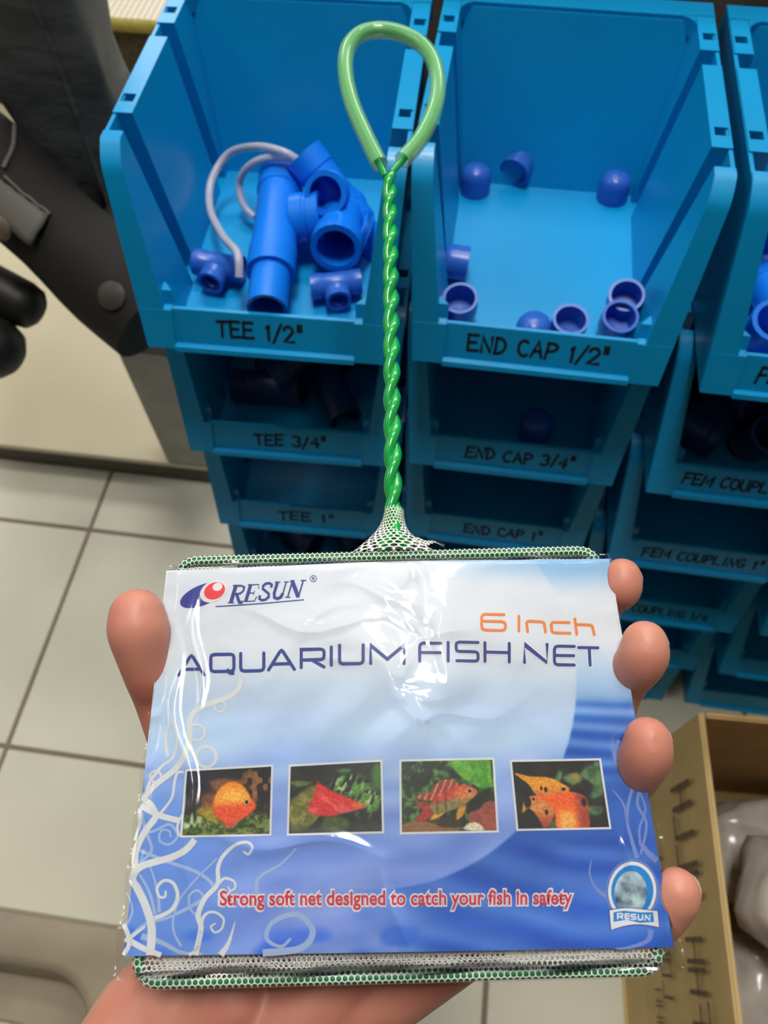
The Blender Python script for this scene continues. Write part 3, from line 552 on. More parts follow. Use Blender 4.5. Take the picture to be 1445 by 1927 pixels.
# vines
def vine(pts, w0, w1, lift, mt, name='vine'):
    c = catmull(pts, 8); n = len(c); m = MB(); ribbon(m, c, [w0 + (w1 - w0) * i / (n - 1) for i in range(n)], oncard(lift)); return part(m, name, mt)
z1 = lambda L: [(x / 2.65, 1200 + y / 2.65) for x, y in L]; z3 = lambda L: [(960 + x / 2.65, 1200 + y / 2.65) for x, y in L]
for pts, a, b in [([(640, 1500), (720, 1430), (850, 1390), (1000, 1310), (1060, 1240), (980, 1170), (840, 1120), (690, 1060)], 6, 7), ([(700, 980), (770, 960), (840, 930), (880, 985), (840, 1030), (790, 1010), (800, 960), (840, 965), (845, 995)], 5, 4),
                  ([(770, 1380), (740, 1270), (690, 1180)], 6, 4), ([(790, 1370), (780, 1260), (740, 1130)], 7, 3), ([(690, 850), (720, 960), (750, 1060), (690, 1120)], 7, 5), ([(900, 1540), (860, 1450), (880, 1330), (960, 1220), (1080, 1100)], 5, 3),
                  ([(1010, 1400), (950, 1360), (940, 1290), (980, 1260), (1010, 1290), (990, 1320)], 5, 4), ([(1310, 1572), (1500, 1548), (1560, 1460), (1480, 1380), (1360, 1420), (1330, 1500), (1400, 1540), (1450, 1500)], 14, 5), ([(1280, 1290), (1290, 1200), (1400, 1130), (1480, 1050)], 8, 3), ([(620, 1440), (655, 1370), (640, 1300), (625, 1270)], 5, 3), ([(700, 1490), (800, 1520), (900, 1570), (1010, 1578)], 12, 4)]:
    vine(z1(pts), a, b, 0.00005, M_vine2)
for pts, a, b in [([(745, 1584), (752, 1450), (722, 1340), (680, 1250), (655, 1200), (700, 1140), (850, 1095), (925, 1055), (968, 1005)], 16, 12), ([(765, 1400), (850, 1360), (882, 1290), (860, 1225), (812, 1212), (778, 1250), (792, 1292), (818, 1292), (822, 1262)], 8, 4),
                  ([(668, 1150), (672, 1060), (720, 960), (770, 890), (745, 830), (715, 800), (765, 735), (880, 640), (938, 520), (945, 400), (1000, 345), (1150, 290), (1195, 240), (1200, 205)], 13, 9), ([(695, 835), (790, 885), (895, 912)], 12, 11), ([(790, 880), (850, 800), (865, 720), (880, 672), (912, 668)], 5, 5), ([(720, 800), (740, 720), (800, 640), (860, 590), (880, 480), (850, 400), (830, 300)], 7, 3), ([(830, 590), (820, 500), (840, 420)], 7, 4),
                  ([(972, 1584), (1000, 1450), (985, 1385), (1020, 1300), (1082, 1230), (1085, 1150), (1110, 1090), (1170, 1035), (1230, 1020), (1258, 1045), (1238, 1080), (1212, 1066)], 11, 4), ([(940, 1584), (985, 1540), (1010, 1400), (1060, 1368), (1112, 1400), (1105, 1450), (1070, 1470), (1050, 1442), (1075, 1425)], 6, 3), ([(1100, 1584), (1140, 1520), (1172, 1415)], 13, 1), ([(1085, 1230), (1120, 1200), (1165, 1215), (1172, 1245), (1150, 1262), (1135, 1240)], 6, 3),
                  ([(612, 1584), (636, 1540), (640, 1500), (612, 1430)], 8, 9), ([(620, 1500), (700, 1545), (760, 1570), (800, 1584)], 12, 10), ([(640, 1500), (720, 1440)], 8, 4), ([(890, 990), (880, 940), (905, 880)], 5, 4), ([(690, 850), (690, 930), (665, 1010)], 8, 5)]:
    vine(z1(pts), a, b, 0.00009, M_vine)
for cx, cy, r, wd in ((1025, 592, 51, 6), (978, 470, 40, 5), (1095, 340, 28, 4), (770, 690, 28, 4)):
    m = MB(); ribbon(m, [(cx / 2.65 + r / 2.65 * math.cos(t), 1200 + cy / 2.65 + r / 2.65 * math.sin(t)) for t in np.linspace(0, 2 * math.pi, 30)], wd, oncard(0.00009)); part(m, 'vine', M_vine)
for pts, a, b in [([(515, 758), (570, 830), (590, 930), (620, 1040), (638, 1100)], 2, 9), ([(618, 735), (592, 840), (588, 920)], 6, 6), ([(655, 745), (640, 830), (685, 930), (655, 1080)], 6, 5), ([(640, 745), (680, 850), (650, 950), (655, 1040)], 4, 5), ([(670, 1040), (690, 1070), (738, 1112)], 8, 12), ([(408, 1108), (398, 1180), (430, 1250), (482, 1292)], 2, 8), ([(705, 1455), (690, 1510), (600, 1545), (530, 1552)], 12, 3), ([(550, 510), (526, 570), (542, 630), (590, 690), (625, 730)], 8, 7)]:
    vine(z3(pts), a, b, 0.00007, M_vine3)
# lettering in a rounded square face
def rr_(x0, y0, x1, y1, r=0.18): return None
GL = {'A': [[(0, 1), (.44, .06), (.5, 0), (.56, .06), (1, 1)], [(.17, .70), (.80, .70)]], 'Q': [[(.86, 1), (.14, 1), (.03, .94), (0, .82), (0, .18), (.03, .06), (.14, 0), (.86, 0), (.97, .06), (1, .18), (1, .82), (.97, .94), (.86, 1)], [(.74, .93), (.82, 1.1), (.96, 1.13)]],
      'U': [[(0, 0), (0, .82), (.03, .94), (.14, 1), (.86, 1), (.97, .94), (1, .82), (1, 0)]], 'R': [[(0, 1), (0, .04), (.86, .04), (.97, .1), (1, .2), (1, .42), (.97, .54), (.86, .6), (0, .6)], [(.48, .62), (1, 1)]], 'I': [[(.5, 0), (.5, 1)]],
      'M': [[(0, 1), (0, .06), (.5, .78), (1, .06), (1, 1)]], 'F': [[(0, 1), (0, .2), (.04, .07), (.16, 0), (1, 0)], [(0, .52), (.98, .52)]], 'S': [[(1, 0), (.14, 0), (.03, .05), (0, .15), (0, .36), (.03, .46), (.14, .5), (.86, .5), (.97, .55), (1, .65), (1, .86), (.97, .96), (.86, 1), (0.03, 1)]],
      'H': [[(0, 0), (0, 1)], [(1, 0), (1, 1)], [(0, .5), (1, .5)]], 'N': [[(0, 1), (0, .04), (1, .98), (1, 0)]], 'E': [[(1, 0), (.16, 0), (.04, .06), (0, .18), (0, .82), (.04, .94), (.16, 1), (1, 1)], [(0, .5), (.97, .5)]], 'T': [[(0, 0), (1, 0)], [(.55, 0), (.6, 1)]],
      '6': [[(.94, 0), (.16, 0), (.04, .06), (0, .18), (0, .82), (.04, .94), (.16, 1), (.84, 1), (.96, .94), (1, .82), (1, .62), (.96, .5), (.84, .44), (0, .44)]], 'n': [[(.06, 1), (0, .2), (.04, .07), (.16, 0), (.8, .04), (.9, .1), (.94, .22), (1, 1)]], 'c': [[(.95, 0), (.16, 0), (.04, .06), (0, .18), (.03, .82), (.08, .94), (.2, 1), (1, 1)]], 'h': [[(0, 0), (.1, 1)], [(.06, .36), (.78, .38), (.88, .44), (.92, .54), (1, 1)]]}
def word(glyphs, wd, mt, name, halo=None, lift=0.00016):
    for ww, mm, ll in ([(wd + halo, M_white, lift - 0.00005)] if halo else []) + [(wd, mt, lift)]:
        m = MB()
        for g_, x0, x1, y0, y1 in glyphs:
            for st in GL[g_]: ribbon(m, [(x0 + (x1 - x0) * a, y0 + (y1 - y0) * b) for a, b in st], ww, oncard(ll))
        part(m, name if mm is mt else name + '_outline', mm)
word([('A', 335, 383, 1233, 1269), ('Q', 396, 440, 1231, 1263), ('U', 453, 497, 1230, 1263), ('A', 506, 555, 1226, 1262)], 6, M_navy, 'lettering')
word([('R', 568, 611, 1224, 1259), ('I', 620, 629, 1222, 1256), ('U', 640, 684, 1219, 1254), ('M', 698, 760, 1218, 1254)], 6, M_navy, 'lettering')
word([('F', 789, 828, 1216, 1250), ('I', 838, 846, 1214, 1249), ('S', 857, 898, 1213, 1248), ('H', 911, 957, 1213, 1248)], 6, M_navy, 'lettering', 4)
word([('N', 986, 1029, 1213, 1248), ('E', 1043, 1081, 1216, 1251), ('T', 1089, 1126, 1218, 1251)], 6, M_navy, 'lettering', 4)
word([('6', 905, 950, 1159, 1189), ('I', 972, 979, 1161, 1189), ('n', 990, 1026, 1170, 1190), ('c', 1037, 1073, 1171, 1191), ('h', 1082, 1119, 1164, 1193)], 5, M_orange, 'lettering')
# RESUN wordmark, slanted serif capitals
def serif(letters, H_, mt, name, lift):
    m = MB(); f = oncard(lift)
    for st, wd in letters: ribbon(m, st, [wd] * len(st), f)
    part(m, name, mt)
def ser(x, y, gl, Hh, W_, sl=0.30):
    S = {'R': [([(.22, 0), (.22, 1)], .26), ([(.2, 0.04), (.6, .04), (.84, .12), (.86, .32), (.7, .47), (.3, .5)], .13), ([(.46, .5), (.66, .78), (.82, .96), (1.05, .96)], .22), ([(0, .03), (.45, .03)], .07), ([(0, .97), (.46, .97)], .07)],
         'E': [([(.22, 0), (.22, 1)], .26), ([(0, .03), (.9, .03), (.92, .26)], .08), ([(.2, .5), (.7, .5)], .08), ([(.68, .36), (.68, .64)], .05), ([(0, .97), (.9, .97), (.98, .7)], .08)],
         'S': [([(.86, .28), (.82, .1), (.6, .02), (.3, .04), (.14, .18), (.2, .34), (.5, .48), (.8, .62), (.88, .8), (.7, .95), (.4, .99), (.16, .9), (.1, .7)], .20)],
         'U': [([(.2, 0), (.2, .68), (.32, .92), (.56, .98), (.76, .9), (.84, .68)], .22), ([(.84, .7), (.84, 0)], .10), ([(0, .03), (.42, .03)], .07), ([(.66, .03), (1.02, .03)], .07)],
         'N': [([(.16, 1), (.16, 0)], .10), ([(.12, .02), (.86, .98)], .26), ([(.86, 1), (.86, 0)], .10), ([(-.02, .97), (.34, .97)], .07), ([(0, .03), (.3, .03)], .07), ([(.68, .03), (1.06, .03)], .07)]}[gl]
    return [([(x + a * W_ + (1 - b) * sl * Hh, y + b * Hh) for a, b in st], wd * W_) for st, wd in S]
L_ = []
for g_, x, y, W_, Hh in (('R', 428, 1101, 27, 34), ('E', 457, 1100, 24, 33), ('S', 484, 1098, 23, 33), ('U', 508, 1096, 26, 33), ('N', 537, 1094, 29, 33)): L_ += ser(x, y, g_, Hh, W_)
serif(L_, 34, M_navy, 'wordmark', 0.00014)
m = MB(); ribbon(m, [(405, 1141), (490, 1137), (573, 1131.5)], [2, 2, 2], oncard(0.00012)); part(m, 'underline', M_navy)
m = MB(); ribbon(m, [(590.5 + 6 * math.cos(t), 1092 + 6 * math.sin(t)) for t in np.linspace(0, 2 * math.pi, 22)], 1.2, oncard(0.00012)); ribbon(m, [(588.5, 1095), (588.5, 1089), (592, 1089.5), (592, 1092), (588.5, 1092)], 1.1, oncard(0.00012)); ribbon(m, [(590, 1092), (592.5, 1095.5)], 1.1, oncard(0.00012)); part(m, 'registered_mark', M_navy)
def ell(cx, cy, rx, ry, tilt, lift, mt, name, n=36):
    m = MB(); f = oncard(lift); c, s_ = math.cos(tilt), math.sin(tilt)
    m.add([f((cx, cy))] + [f((cx + rx * math.cos(t) * c - ry * math.sin(t) * s_, cy + rx * math.cos(t) * s_ + ry * math.sin(t) * c)) for t in np.linspace(0, 2 * math.pi, n + 1)[:-1]], [(0, i + 1, (i + 1) % n + 1) for i in range(n)]); return part(m, name, mt)
ell(380, 1119, 45, 19, -0.38, 0.00010, M_logoblue, 'logo_swoosh'); ell(401, 1112, 27, 19, -0.5, 0.00013, M_white, 'logo_gap'); ell(403.5, 1111.5, 20.5, 15.5, -0.4, 0.00016, M_logored, 'logo_disc'); ell(409, 1104, 9.5, 7.5, -0.3, 0.00019, M_white, 'logo_dot')
# slogan: built-in font, set in a tall narrow bold
def slogan(text, x0, x1, yb0, yb1, size, mt, name, offset, lift):
    cu = bpy.data.curves.new('slogan', 'FONT'); cu.body = text; cu.size = 1.0; cu.offset = offset; cu.space_character = 1.0; cu.resolution_u = 4
    o = bpy.data.objects.new('slogan', cu); COL.objects.link(o); bpy.context.view_layer.update()
    me = bpy.data.meshes.new_from_object(o.evaluated_get(bpy.context.evaluated_depsgraph_get())); bpy.data.objects.remove(o)
    co = np.array([v.co[:] for v in me.vertices]); a0, a1 = co[:, 0].min(), co[:, 0].max(); f = oncard(lift)
    for v_ in me.vertices:
        t = (v_.co.x - a0) / (a1 - a0); v_.co = f((x0 + (x1 - x0) * t, yb0 + (yb1 - yb0) * t - v_.co.y * size))
    return P_(link(name, me, mt, None, 0))
sl = 'Strong soft net designed to catch your fish in safety'
slogan(sl, 409, 1081, 1704, 1702, 41, M_white, 'slogan_outline', 0.085, 0.00011); slogan(sl, 413, 1077, 1703.5, 1701.5, 39, M_red, 'slogan', 0.022, 0.00017)
# emblem (mascot left out): ring, globe, ribbon with the name
EMB[0] = ell(1191, 1677, 50, 60, 0.05, 0.00010, M_vine3, 'emblem'); ell(1191, 1677, 47.5, 57.5, 0.05, 0.00012, M_navy, 'emblem_outline'); ell(1191, 1677, 46, 56, 0.05, 0.00014, M_white, 'emblem_ring'); ell(1191, 1677, 40, 49, 0.05, 0.00016, M_cyan, 'emblem_field'); ell(1188, 1680, 31, 41, 0.05, 0.00018, M_globe, 'emblem_globe')
def poly(pts, lift, mt, name): m = MB(); f = oncard(lift); m.add([f(q) for q in pts], [tuple(range(len(pts)))]); return part(m, name, mt)
def ban(o, lift, mt, name):
    top = [(1149 - o + (88 + 2 * o) * t, 1715 - o - 9 * math.sin(t * 2.6) * (1 - t) + 1 * t) for t in np.linspace(0, 1, 10)]; bot = [(1240 + o - (88 + 2 * o) * t, 1744 + o * .8 + 6 * t * t - 7 * math.sin(t * 3.0)) for t in np.linspace(0, 1, 10)]
    return poly(top + bot, lift, mt, name)
ban(3, 0.00020, M_navy, 'emblem_ribbon_outline'); ban(1.5, 0.00022, M_white, 'emblem_ribbon')
poly([(1155, 1717), (1175, 1714), (1205, 1717), (1230, 1717), (1232, 1735), (1205, 1737), (1180, 1731), (1155, 1735)], 0.00024, M_cyan, 'emblem_ribbon_field')
word([('R', 1163, 1172, 1719, 1729), ('E', 1177, 1185, 1720, 1729), ('S', 1189, 1197, 1721, 1730), ('U', 1202, 1210, 1722, 1731), ('N', 1215, 1224, 1722, 1732)], 3, M_white, 'emblem_name', None, 0.00027)
EMB[0] = None
# ---- four fish pictures: painted on fine grids
GX, GY = 176, 132
S_, T_ = np.meshgrid(np.linspace(0, 1, GX), np.linspace(0, 1, GY)); S_ = S_.ravel(); T_ = T_.ravel()
def inpoly(pts, soft=0.012):
    pts = np.array(pts); n = len(pts); ins = np.zeros(len(S_), bool); dmin = np.full(len(S_), 9.0)
    for i in range(n):
        x0, y0 = pts[i]; x1, y1 = pts[(i + 1) % n]
        cond = ((y0 > T_) != (y1 > T_)); xx = (x1 - x0) * (T_ - y0) / ((y1 - y0) if y1 != y0 else 1e-9) + x0; ins ^= cond & (S_ < xx)
        dx, dy = x1 - x0, y1 - y0; t = np.clip(((S_ - x0) * dx + (T_ - y0) * dy) / (dx * dx + dy * dy + 1e-12), 0, 1); dmin = np.minimum(dmin, np.hypot(S_ - x0 - t * dx, T_ - y0 - t * dy))
    return sm(-soft, soft, np.where(ins, dmin, -dmin))
def spoly(pts, soft=0.012): return inpoly(catmull(pts, 6, True), soft)
def blob(cx, cy, rx, ry, soft=.25): return sm(1 + soft, 1 - soft, np.hypot((S_ - cx) / rx, (T_ - cy) / ry))
def leafy(c, dark, light, sc, seed): n = vnoise(S_ * sc, T_ * sc * .8, seed) * .6 + vnoise(S_ * sc * 2.3, T_ * sc * 2, seed + 1) * .4; return mix(np.tile(np.array(dark, float), (len(S_), 1)), light, sm(.3, .75, n))
def pic1():
    c = leafy(None, (16, 16, 24), (30, 26, 26), 8, 31); c = mix(c, (22, 26, 56), blob(.15, .12, .3, .2, .8) * .8)
    tw = sm(.52, .72, vnoise(S_ * 16, T_ * 10, 40)) * blob(.84, .26, .22, .34, .6); c = mix(c, (150, 96, 56), tw)
    gr = sm(.66, .80, T_ + .06 * vnoise(S_ * 20, T_ * 3, 33)); c = mix(c, leafy(None, (44, 72, 26), (128, 140, 70), 20, 35), gr); c = mix(c, (190, 208, 160), inpoly([(0, .7), (.09, .62), (.14, .7), (.24, .72), (.2, .86), (0, .9)], .03) * sm(.35, .6, vnoise(S_ * 30, T_ * 8, 36)) * .9)
    c = mix(c, (190, 160, 40), spoly([(.14, .62), (.3, .5), (.4, .66), (.38, .8), (.26, .74)], .04) * .85)
    c = mix(c, (150, 84, 50), spoly([(.2, .4), (.32, .34), (.42, .5), (.3, .58), (.2, .52)], .05) * .8); c = mix(c, (156, 92, 50), spoly([(.28, .2), (.42, .14), (.6, .18), (.68, .3), (.4, .36)], .04) * .9)
    body = spoly([(.34, .44), (.44, .24), (.58, .20), (.70, .30), (.78, .46), (.84, .58), (.76, .70), (.62, .80), (.46, .80), (.36, .66)], .02)
    bc = mix(np.tile(np.array((250, 150, 40.)), (len(S_), 1)), (240, 84, 44), sm(.45, .75, T_ + .1 * vnoise(S_ * 9, T_ * 9, 41))); bc = mix(bc, (255, 196, 84), blob(.56, .42, .16, .10, .8) * .9); bc = mix(bc, (250, 96, 40), blob(.8, .6, .1, .1, .6))
    c = c * (1 - body[:, None]) + bc * body[:, None]; c = mix(c, (220, 90, 60), spoly([(.48, .78), (.62, .76), (.6, .88), (.5, .9)], .03) * .9)
    c = mix(c, (210, 170, 90), blob(.72, .515, .035, .045, .2)); return mix(c, (16, 12, 12), blob(.725, .515, .02, .028, .2))
def pic2():
    c = leafy(None, (16, 20, 20), (34, 40, 40), 9, 51)
    c = mix(c, (92, 150, 60), sm(.4, .6, vnoise(S_ * 26 + T_ * 8, T_ * 12, 52)) * np.maximum(blob(.66, .32, .22, .16, .4), blob(.84, .56, .18, .22, .5))); c = mix(c, (168, 200, 130), sm(.6, .75, vnoise(S_ * 30 + T_ * 9, T_ * 14, 53)) * np.maximum(blob(.66, .3, .2, .14, .4), blob(.82, .5, .16, .14, .5)))
    c = mix(c, (70, 130, 50), np.maximum(blob(.6, .1, .08, .03), blob(.97, .2, .08, .2, .5)) * .9); c = mix(c, (96, 120, 50), spoly([(0, .24), (.1, .21), (.24, .26), (.1, .31)], .02))
    c = mix(c, leafy(None, (110, 112, 44), (158, 150, 78), 14, 54), spoly([(0, .55), (.1, .42), (.24, .3), (.32, .36), (.34, .7), (.22, .9), (.02, .95)], .03)); c = mix(c, (70, 96, 40), spoly([(.36, .8), (.5, .76), (.66, .84), (.6, .96), (.4, .96)], .04)); c = mix(c, (90, 92, 84), sm(.8, .95, T_) * .5)
    fi = spoly([(.20, .66), (.26, .46), (.30, .25), (.33, .27), (.46, .38), (.60, .47), (.74, .56), (.83, .62), (.78, .67), (.60, .72), (.44, .76), (.30, .74)], .02)
    fc = mix(np.tile(np.array((222, 50, 48.)), (len(S_), 1)), (238, 88, 84), sm(.4, .8, vnoise(S_ * 20 - T_ * 14, T_ * 6, 55))); fc = mix(fc, (236, 110, 50), blob(.8, .6, .1, .07, .6))
    return c * (1 - fi[:, None]) + fc * fi[:, None]
def pic3():
    c = leafy(None, (26, 52, 22), (88, 140, 60), 16, 61); c = mix(c, (20, 28, 16), sm(.5, .65, vnoise(S_ * 14, T_ * 10, 62)) * .8)
    c = mix(c, leafy(None, (84, 160, 42), (120, 190, 66), 10, 64), inpoly([(.48, 0), (.98, 0), (.98, .38), (.88, .42), (.66, .26)], .02)); c = mix(c, (24, 24, 20), inpoly([(.7, .42), (.98, .42), (.98, .7), (.7, .76)], .06) * .8)
    c = mix(c, (166, 84, 66), spoly([(.72, .76), (.82, .70), (.9, .6), (1.0, .62), (1.0, .98), (.74, .98)], .02)); c = mix(c, (150, 106, 62), sm(.86, .92, T_ + .05 * np.sin(S_ * 9)) * sm(.7, .5, S_)); c = mix(c, (60, 40, 26), spoly([(.35, .84), (.6, .82), (.62, .92), (.42, .94)], .03)); c = mix(c, (228, 222, 190), spoly([(.66, .98), (.7, .90), (.78, .88), (.84, .93), (.86, 1.0)], .015))
    fin = spoly([(.12, .50), (.3, .44), (.36, .34), (.46, .27), (.56, .27), (.62, .36), (.5, .44), (.34, .56)], .015); c = mix(c, mix(np.tile(np.array((170, 62, 50.)), (len(S_), 1)), (226, 150, 110), sm(.3, .8, np.sin((S_ * 1.0 + T_ * .35) * 90))), fin)
    c = mix(c, (178, 48, 46), spoly([(.14, .60), (.26, .58), (.34, .66), (.30, .80), (.2, .86), (.14, .82), (.22, .7)], .02)); c = mix(c, (226, 160, 50), spoly([(.3, .84), (.36, .72), (.48, .68), (.42, .78)], .015)); c = mix(c, (226, 150, 50), spoly([(.58, .84), (.6, .68), (.68, .64), (.66, .76)], .015))
    body = spoly([(.30, .62), (.40, .50), (.52, .40), (.66, .34), (.76, .38), (.82, .45), (.74, .56), (.62, .66), (.44, .74), (.34, .74)], .015); bc = mix(np.tile(np.array((150, 140, 80.)), (len(S_), 1)), (222, 72, 50), sm(.06, -.02, (T_ - .53) + (S_ - .5) * .35)); bc = mix(bc, (236, 140, 70), blob(.68, .48, .12, .10, .6) * .8)
    bc = bc * (1 - .22 * sm(.2, .8, np.sin(S_ * 70))[:, None] * sm(.6, .45, S_)[:, None]); c = c * (1 - body[:, None]) + bc * body[:, None]; c = mix(c, (216, 160, 120), blob(.735, .435, .03, .04, .2)); return mix(c, (16, 12, 14), blob(.735, .435, .018, .025, .2))
def pic4():
    c = leafy(None, (18, 18, 18), (32, 34, 30), 7, 71); c = mix(c, leafy(None, (60, 100, 60), (110, 150, 96), 9, 72), np.maximum(spoly([(.76, .2), (.92, .04), (1, .06), (1, .48), (.84, .56), (.88, .36)], .03), np.maximum(spoly([(.56, .24), (.72, .18), (.78, .28), (.66, .36)], .03), np.maximum(spoly([(.45, .28), (.52, .15), (.56, .18), (.52, .3)], .02), spoly([(.78, .7), (.94, .68), (.95, .78), (.82, .82)], .03)))) * .9)
    c = mix(c, (190, 150, 60), blob(.7, .24, .05, .06, .8) * .7); c = mix(c, (60, 100, 56), blob(.38, .94, .08, .06, .4))
    f1 = spoly([(.02, .17), (.2, .22), (.4, .24), (.55, .34), (.62, .42), (.56, .52), (.4, .56), (.24, .5), (.16, .34)], .015); b1 = mix(np.tile(np.array((240, 164, 46.)), (len(S_), 1)), (206, 120, 60), sm(.36, .52, T_)); c = c * (1 - f1[:, None]) + b1 * f1[:, None]
    f2 = spoly([(.12, .54), (.3, .52), (.42, .66), (.40, .84), (.29, 1.0), (.22, .82), (.14, .7), (.06, .76)], .015); b2 = mix(np.tile(np.array((216, 140, 70.)), (len(S_), 1)), (176, 74, 56), sm(.7, .95, T_)); c = c * (1 - f2[:, None]) + b2 * f2[:, None]
    f3 = spoly([(.22, .52), (.46, .50), (.62, .46), (.74, .50), (.80, .58), (.80, .78), (.76, 1.02), (.44, 1.02), (.42, .72), (.34, .6)], .015); b3 = mix(np.tile(np.array((250, 104, 30.)), (len(S_), 1)), (176, 72, 50), sm(.62, .72, S_)); b3 = mix(b3, (250, 184, 90), blob(.55, .9, .1, .16, .7)); c = c * (1 - f3[:, None]) + b3 * f3[:, None]
    for x, y, a, b in ((.13, .6, .04, .09), (.35, .42, .02, .04), (.3, .4, .015, .03), (.55, .42, .025, .025), (.76, .62, .03, .06), (.33, .76, .02, .04), (.2, .56, .015, .02)): c = mix(c, (24, 18, 18), blob(x, y, a, b, .3) * .95)
    return c
QU = [((347, 1447), (515, 1439), (511, 1573), (337, 1576)), ((544, 1440), (720, 1432), (723, 1569), (540, 1573)), ((751, 1432), (929, 1427), (938, 1567), (752, 1571)), ((958, 1431), (1132, 1426), (1152, 1560), (971, 1564))]
for q, fn, lb in zip(QU, (pic1, pic2, pic3, pic4), ('picture of a round orange fish', 'picture of a red long-finned fish', 'picture of a striped red fish', 'picture of two orange spotted fish')):
    q = np.array(q, float); cen = q.mean(0); f = oncard(0.00012)
    fr = MB(); n = 12; ring = [q[i] + (q[(i + 1) % 4] - q[i]) * k / n for i in range(4) for k in range(n)]; fr.add([f(p) for p in ring] + [f(cen + (p - cen) * np.array([0.94, 0.92])) for p in ring], [(i, (i + 1) % len(ring), len(ring) + (i + 1) % len(ring), len(ring) + i) for i in range(len(ring))]); pbd = part(fr, 'picture_border', M_white)
    qi = cen + (q - cen) * np.array([0.955, 0.94]); P4 = (qi[0][None] * ((1 - S_) * (1 - T_))[:, None] + qi[1][None] * (S_ * (1 - T_))[:, None] + qi[2][None] * (S_ * T_)[:, None] + qi[3][None] * ((1 - S_) * T_)[:, None])
    d0 = np.array(CP); rr3 = np.array([ray(x, y) for x, y in P4[::1]]) if False else None
    A3 = np.stack([(P4[:, 0] - 722.5) / FPX, -(P4[:, 1] - 963.5) / FPX, -np.ones(len(P4))], -1) @ np.array(CM).T
    t = float((PT - CP).dot(PN)) / (A3 @ np.array(PN)); Q3 = np.array(CP) + A3 * t[:, None] - np.array(PT); Uq = Q3 @ np.array(PU); Vq = Q3 @ np.array(PV)
    o = gridmesh('fish_picture', loca(Uq, Vq, hump(Uq, Vq) + 0.00018), GX, GY, np.clip(fn() * (0.86 + 0.28 * vnoise(S_ * 60, T_ * 46, 91))[:, None] + 14 * (vnoise(S_ * 24, T_ * 18, 92) - .5)[:, None], 0, 250), M_print, pbd); o['label'] = lb
# ---- fish net: wire frame, netting, twisted handle, sleeve
net = empty('fish_net', loc(0, 0.06, -0.004)); tag(net, 'green wire aquarium fish net with twisted handle and white netting', 'fish net')
def PN_(o): o.parent = net; o.matrix_parent_inverse = Matrix.Translation(-net.location); return o
fl_, fr_ = -0.0742, 0.0742; ftop, fbot = uv(735, 1047, -.0052)[1], uv(745, 1836, -.0052)[1]
NF = -0.0052; FR = 0.0017
def framepath(r=0.006, n=9, step=0.004):
    out = []
    for cx, cy, a0 in ((fr_ - r, fbot - r, 0), (fl_ + r, fbot - r, 90), (fl_ + r, ftop + r, 180), (fr_ - r, ftop + r, 270)):
        for k in range(n + 1): a = math.radians(a0 + 90 * k / n); out.append((cx + r * math.cos(a), cy + r * math.sin(a)))
    res = []
    for i in range(len(out)):
        p, q = np.array(out[i]), np.array(out[(i + 1) % len(out)]); m_ = max(1, int(np.hypot(*(q - p)) / step))
        for k in range(m_): res.append(p + (q - p) * k / m_)
    return np.array(res)
FPATH = framepath()
PN_(MB().tube([loc(a, b, NF) for a, b in FPATH], FR, 12, closed=True).build('frame_wire', M_greenframe, None, smooth=60))
seg_l = np.hypot(*(np.roll(FPATH, -1, 0) - FPATH).T); cum = np.concatenate([[0], np.cumsum(seg_l)]); FL = cum[-1]; FPc = np.vstack([FPATH, FPATH[:1]])
def fpos(s):
    s = s % FL; i = min(np.searchsorted(cum, s, 'right') - 1, len(FPATH) - 1); t = (s - cum[i]) / seg_l[i]; p = FPc[i] + (FPc[i + 1] - FPc[i]) * t; d = (FPc[i + 1] - FPc[i]) / seg_l[i]; return p, np.array([d[1], -d[0]])
def hexnet(m, L, W, s, wd, fn, keep=None):       # honeycomb threads over a strip L x W
    dx = s; dy = s * 0.866; nxh = max(1, int(round(L / dx))); dx = L / nxh; nyh = int(W / dy) + 1; k = dx / math.sqrt(3) * 1.0
    for j in range(nyh):
        for i in range(nxh):
            cx = (i + 0.5 * (j % 2)) * dx; cy = j * dy
            a = np.array([cx, cy + k]); b = np.array([cx + dx / 2, cy + k / 2]); c = np.array([cx + dx / 2, cy - k / 2]); d = np.array([cx - dx / 2, cy + k / 2])
            for p, q in ((a, b), (b, c), (a, d)):
                if keep and not (keep(p) and keep(q)): continue
                t = q - p; l = np.hypot(*t); n_ = np.array([-t[1], t[0]]) / l * wd / 2; P4 = [fn(p + n_), fn(p - n_), fn(q - n_), fn(q + n_)]
                m.add(P4, [(0, 1, 2, 3)])
RN = FR + 0.00035
def fnt(q):
    p, o = fpos(q[0]); a = q[1] / RN; return loc(p[0] + o[0] * RN * math.cos(a), p[1] + o[1] * RN * math.cos(a), NF + RN * math.sin(a))
m = MB(); hexnet(m, FL, 2 * math.pi * RN - 0.001, 0.00175, 0.00034, fnt); o = PN_(m.build('wrapped_netting', M_net, None, smooth=0, recalc=False)); o['kind'] = 'stuff'
def fnp(q):
    u = fl_ + 0.002 + q[0]; v = fbot - 0.001 - q[1]; return loc(u, v, NF + 0.0016 + 0.0005 * math.sin(u * 260 + v * 120) + 0.0005 * math.sin(v * 500 + u * 60))
m = MB(); hexnet(m, fr_ - fl_ - 0.004, fbot - ftop - 0.004, 0.00145, 0.00032, fnp); o = PN_(m.build('net_bag', M_net, None, smooth=0, recalc=False)); o['kind'] = 'stuff'
def fnp2(q):
    u = fl_ + 0.004 + q[0]; v = fbot - 0.0015 - q[1]; return loc(u, v, NF - 0.0008 + 0.0006 * math.sin(u * 190 - v * 90) )
m = MB(); hexnet(m, fr_ - fl_ - 0.008, 0.05, 0.0015, 0.00034, fnp2); o = PN_(m.build('net_bag', M_net, None, smooth=0, recalc=False)); o['kind'] = 'stuff'
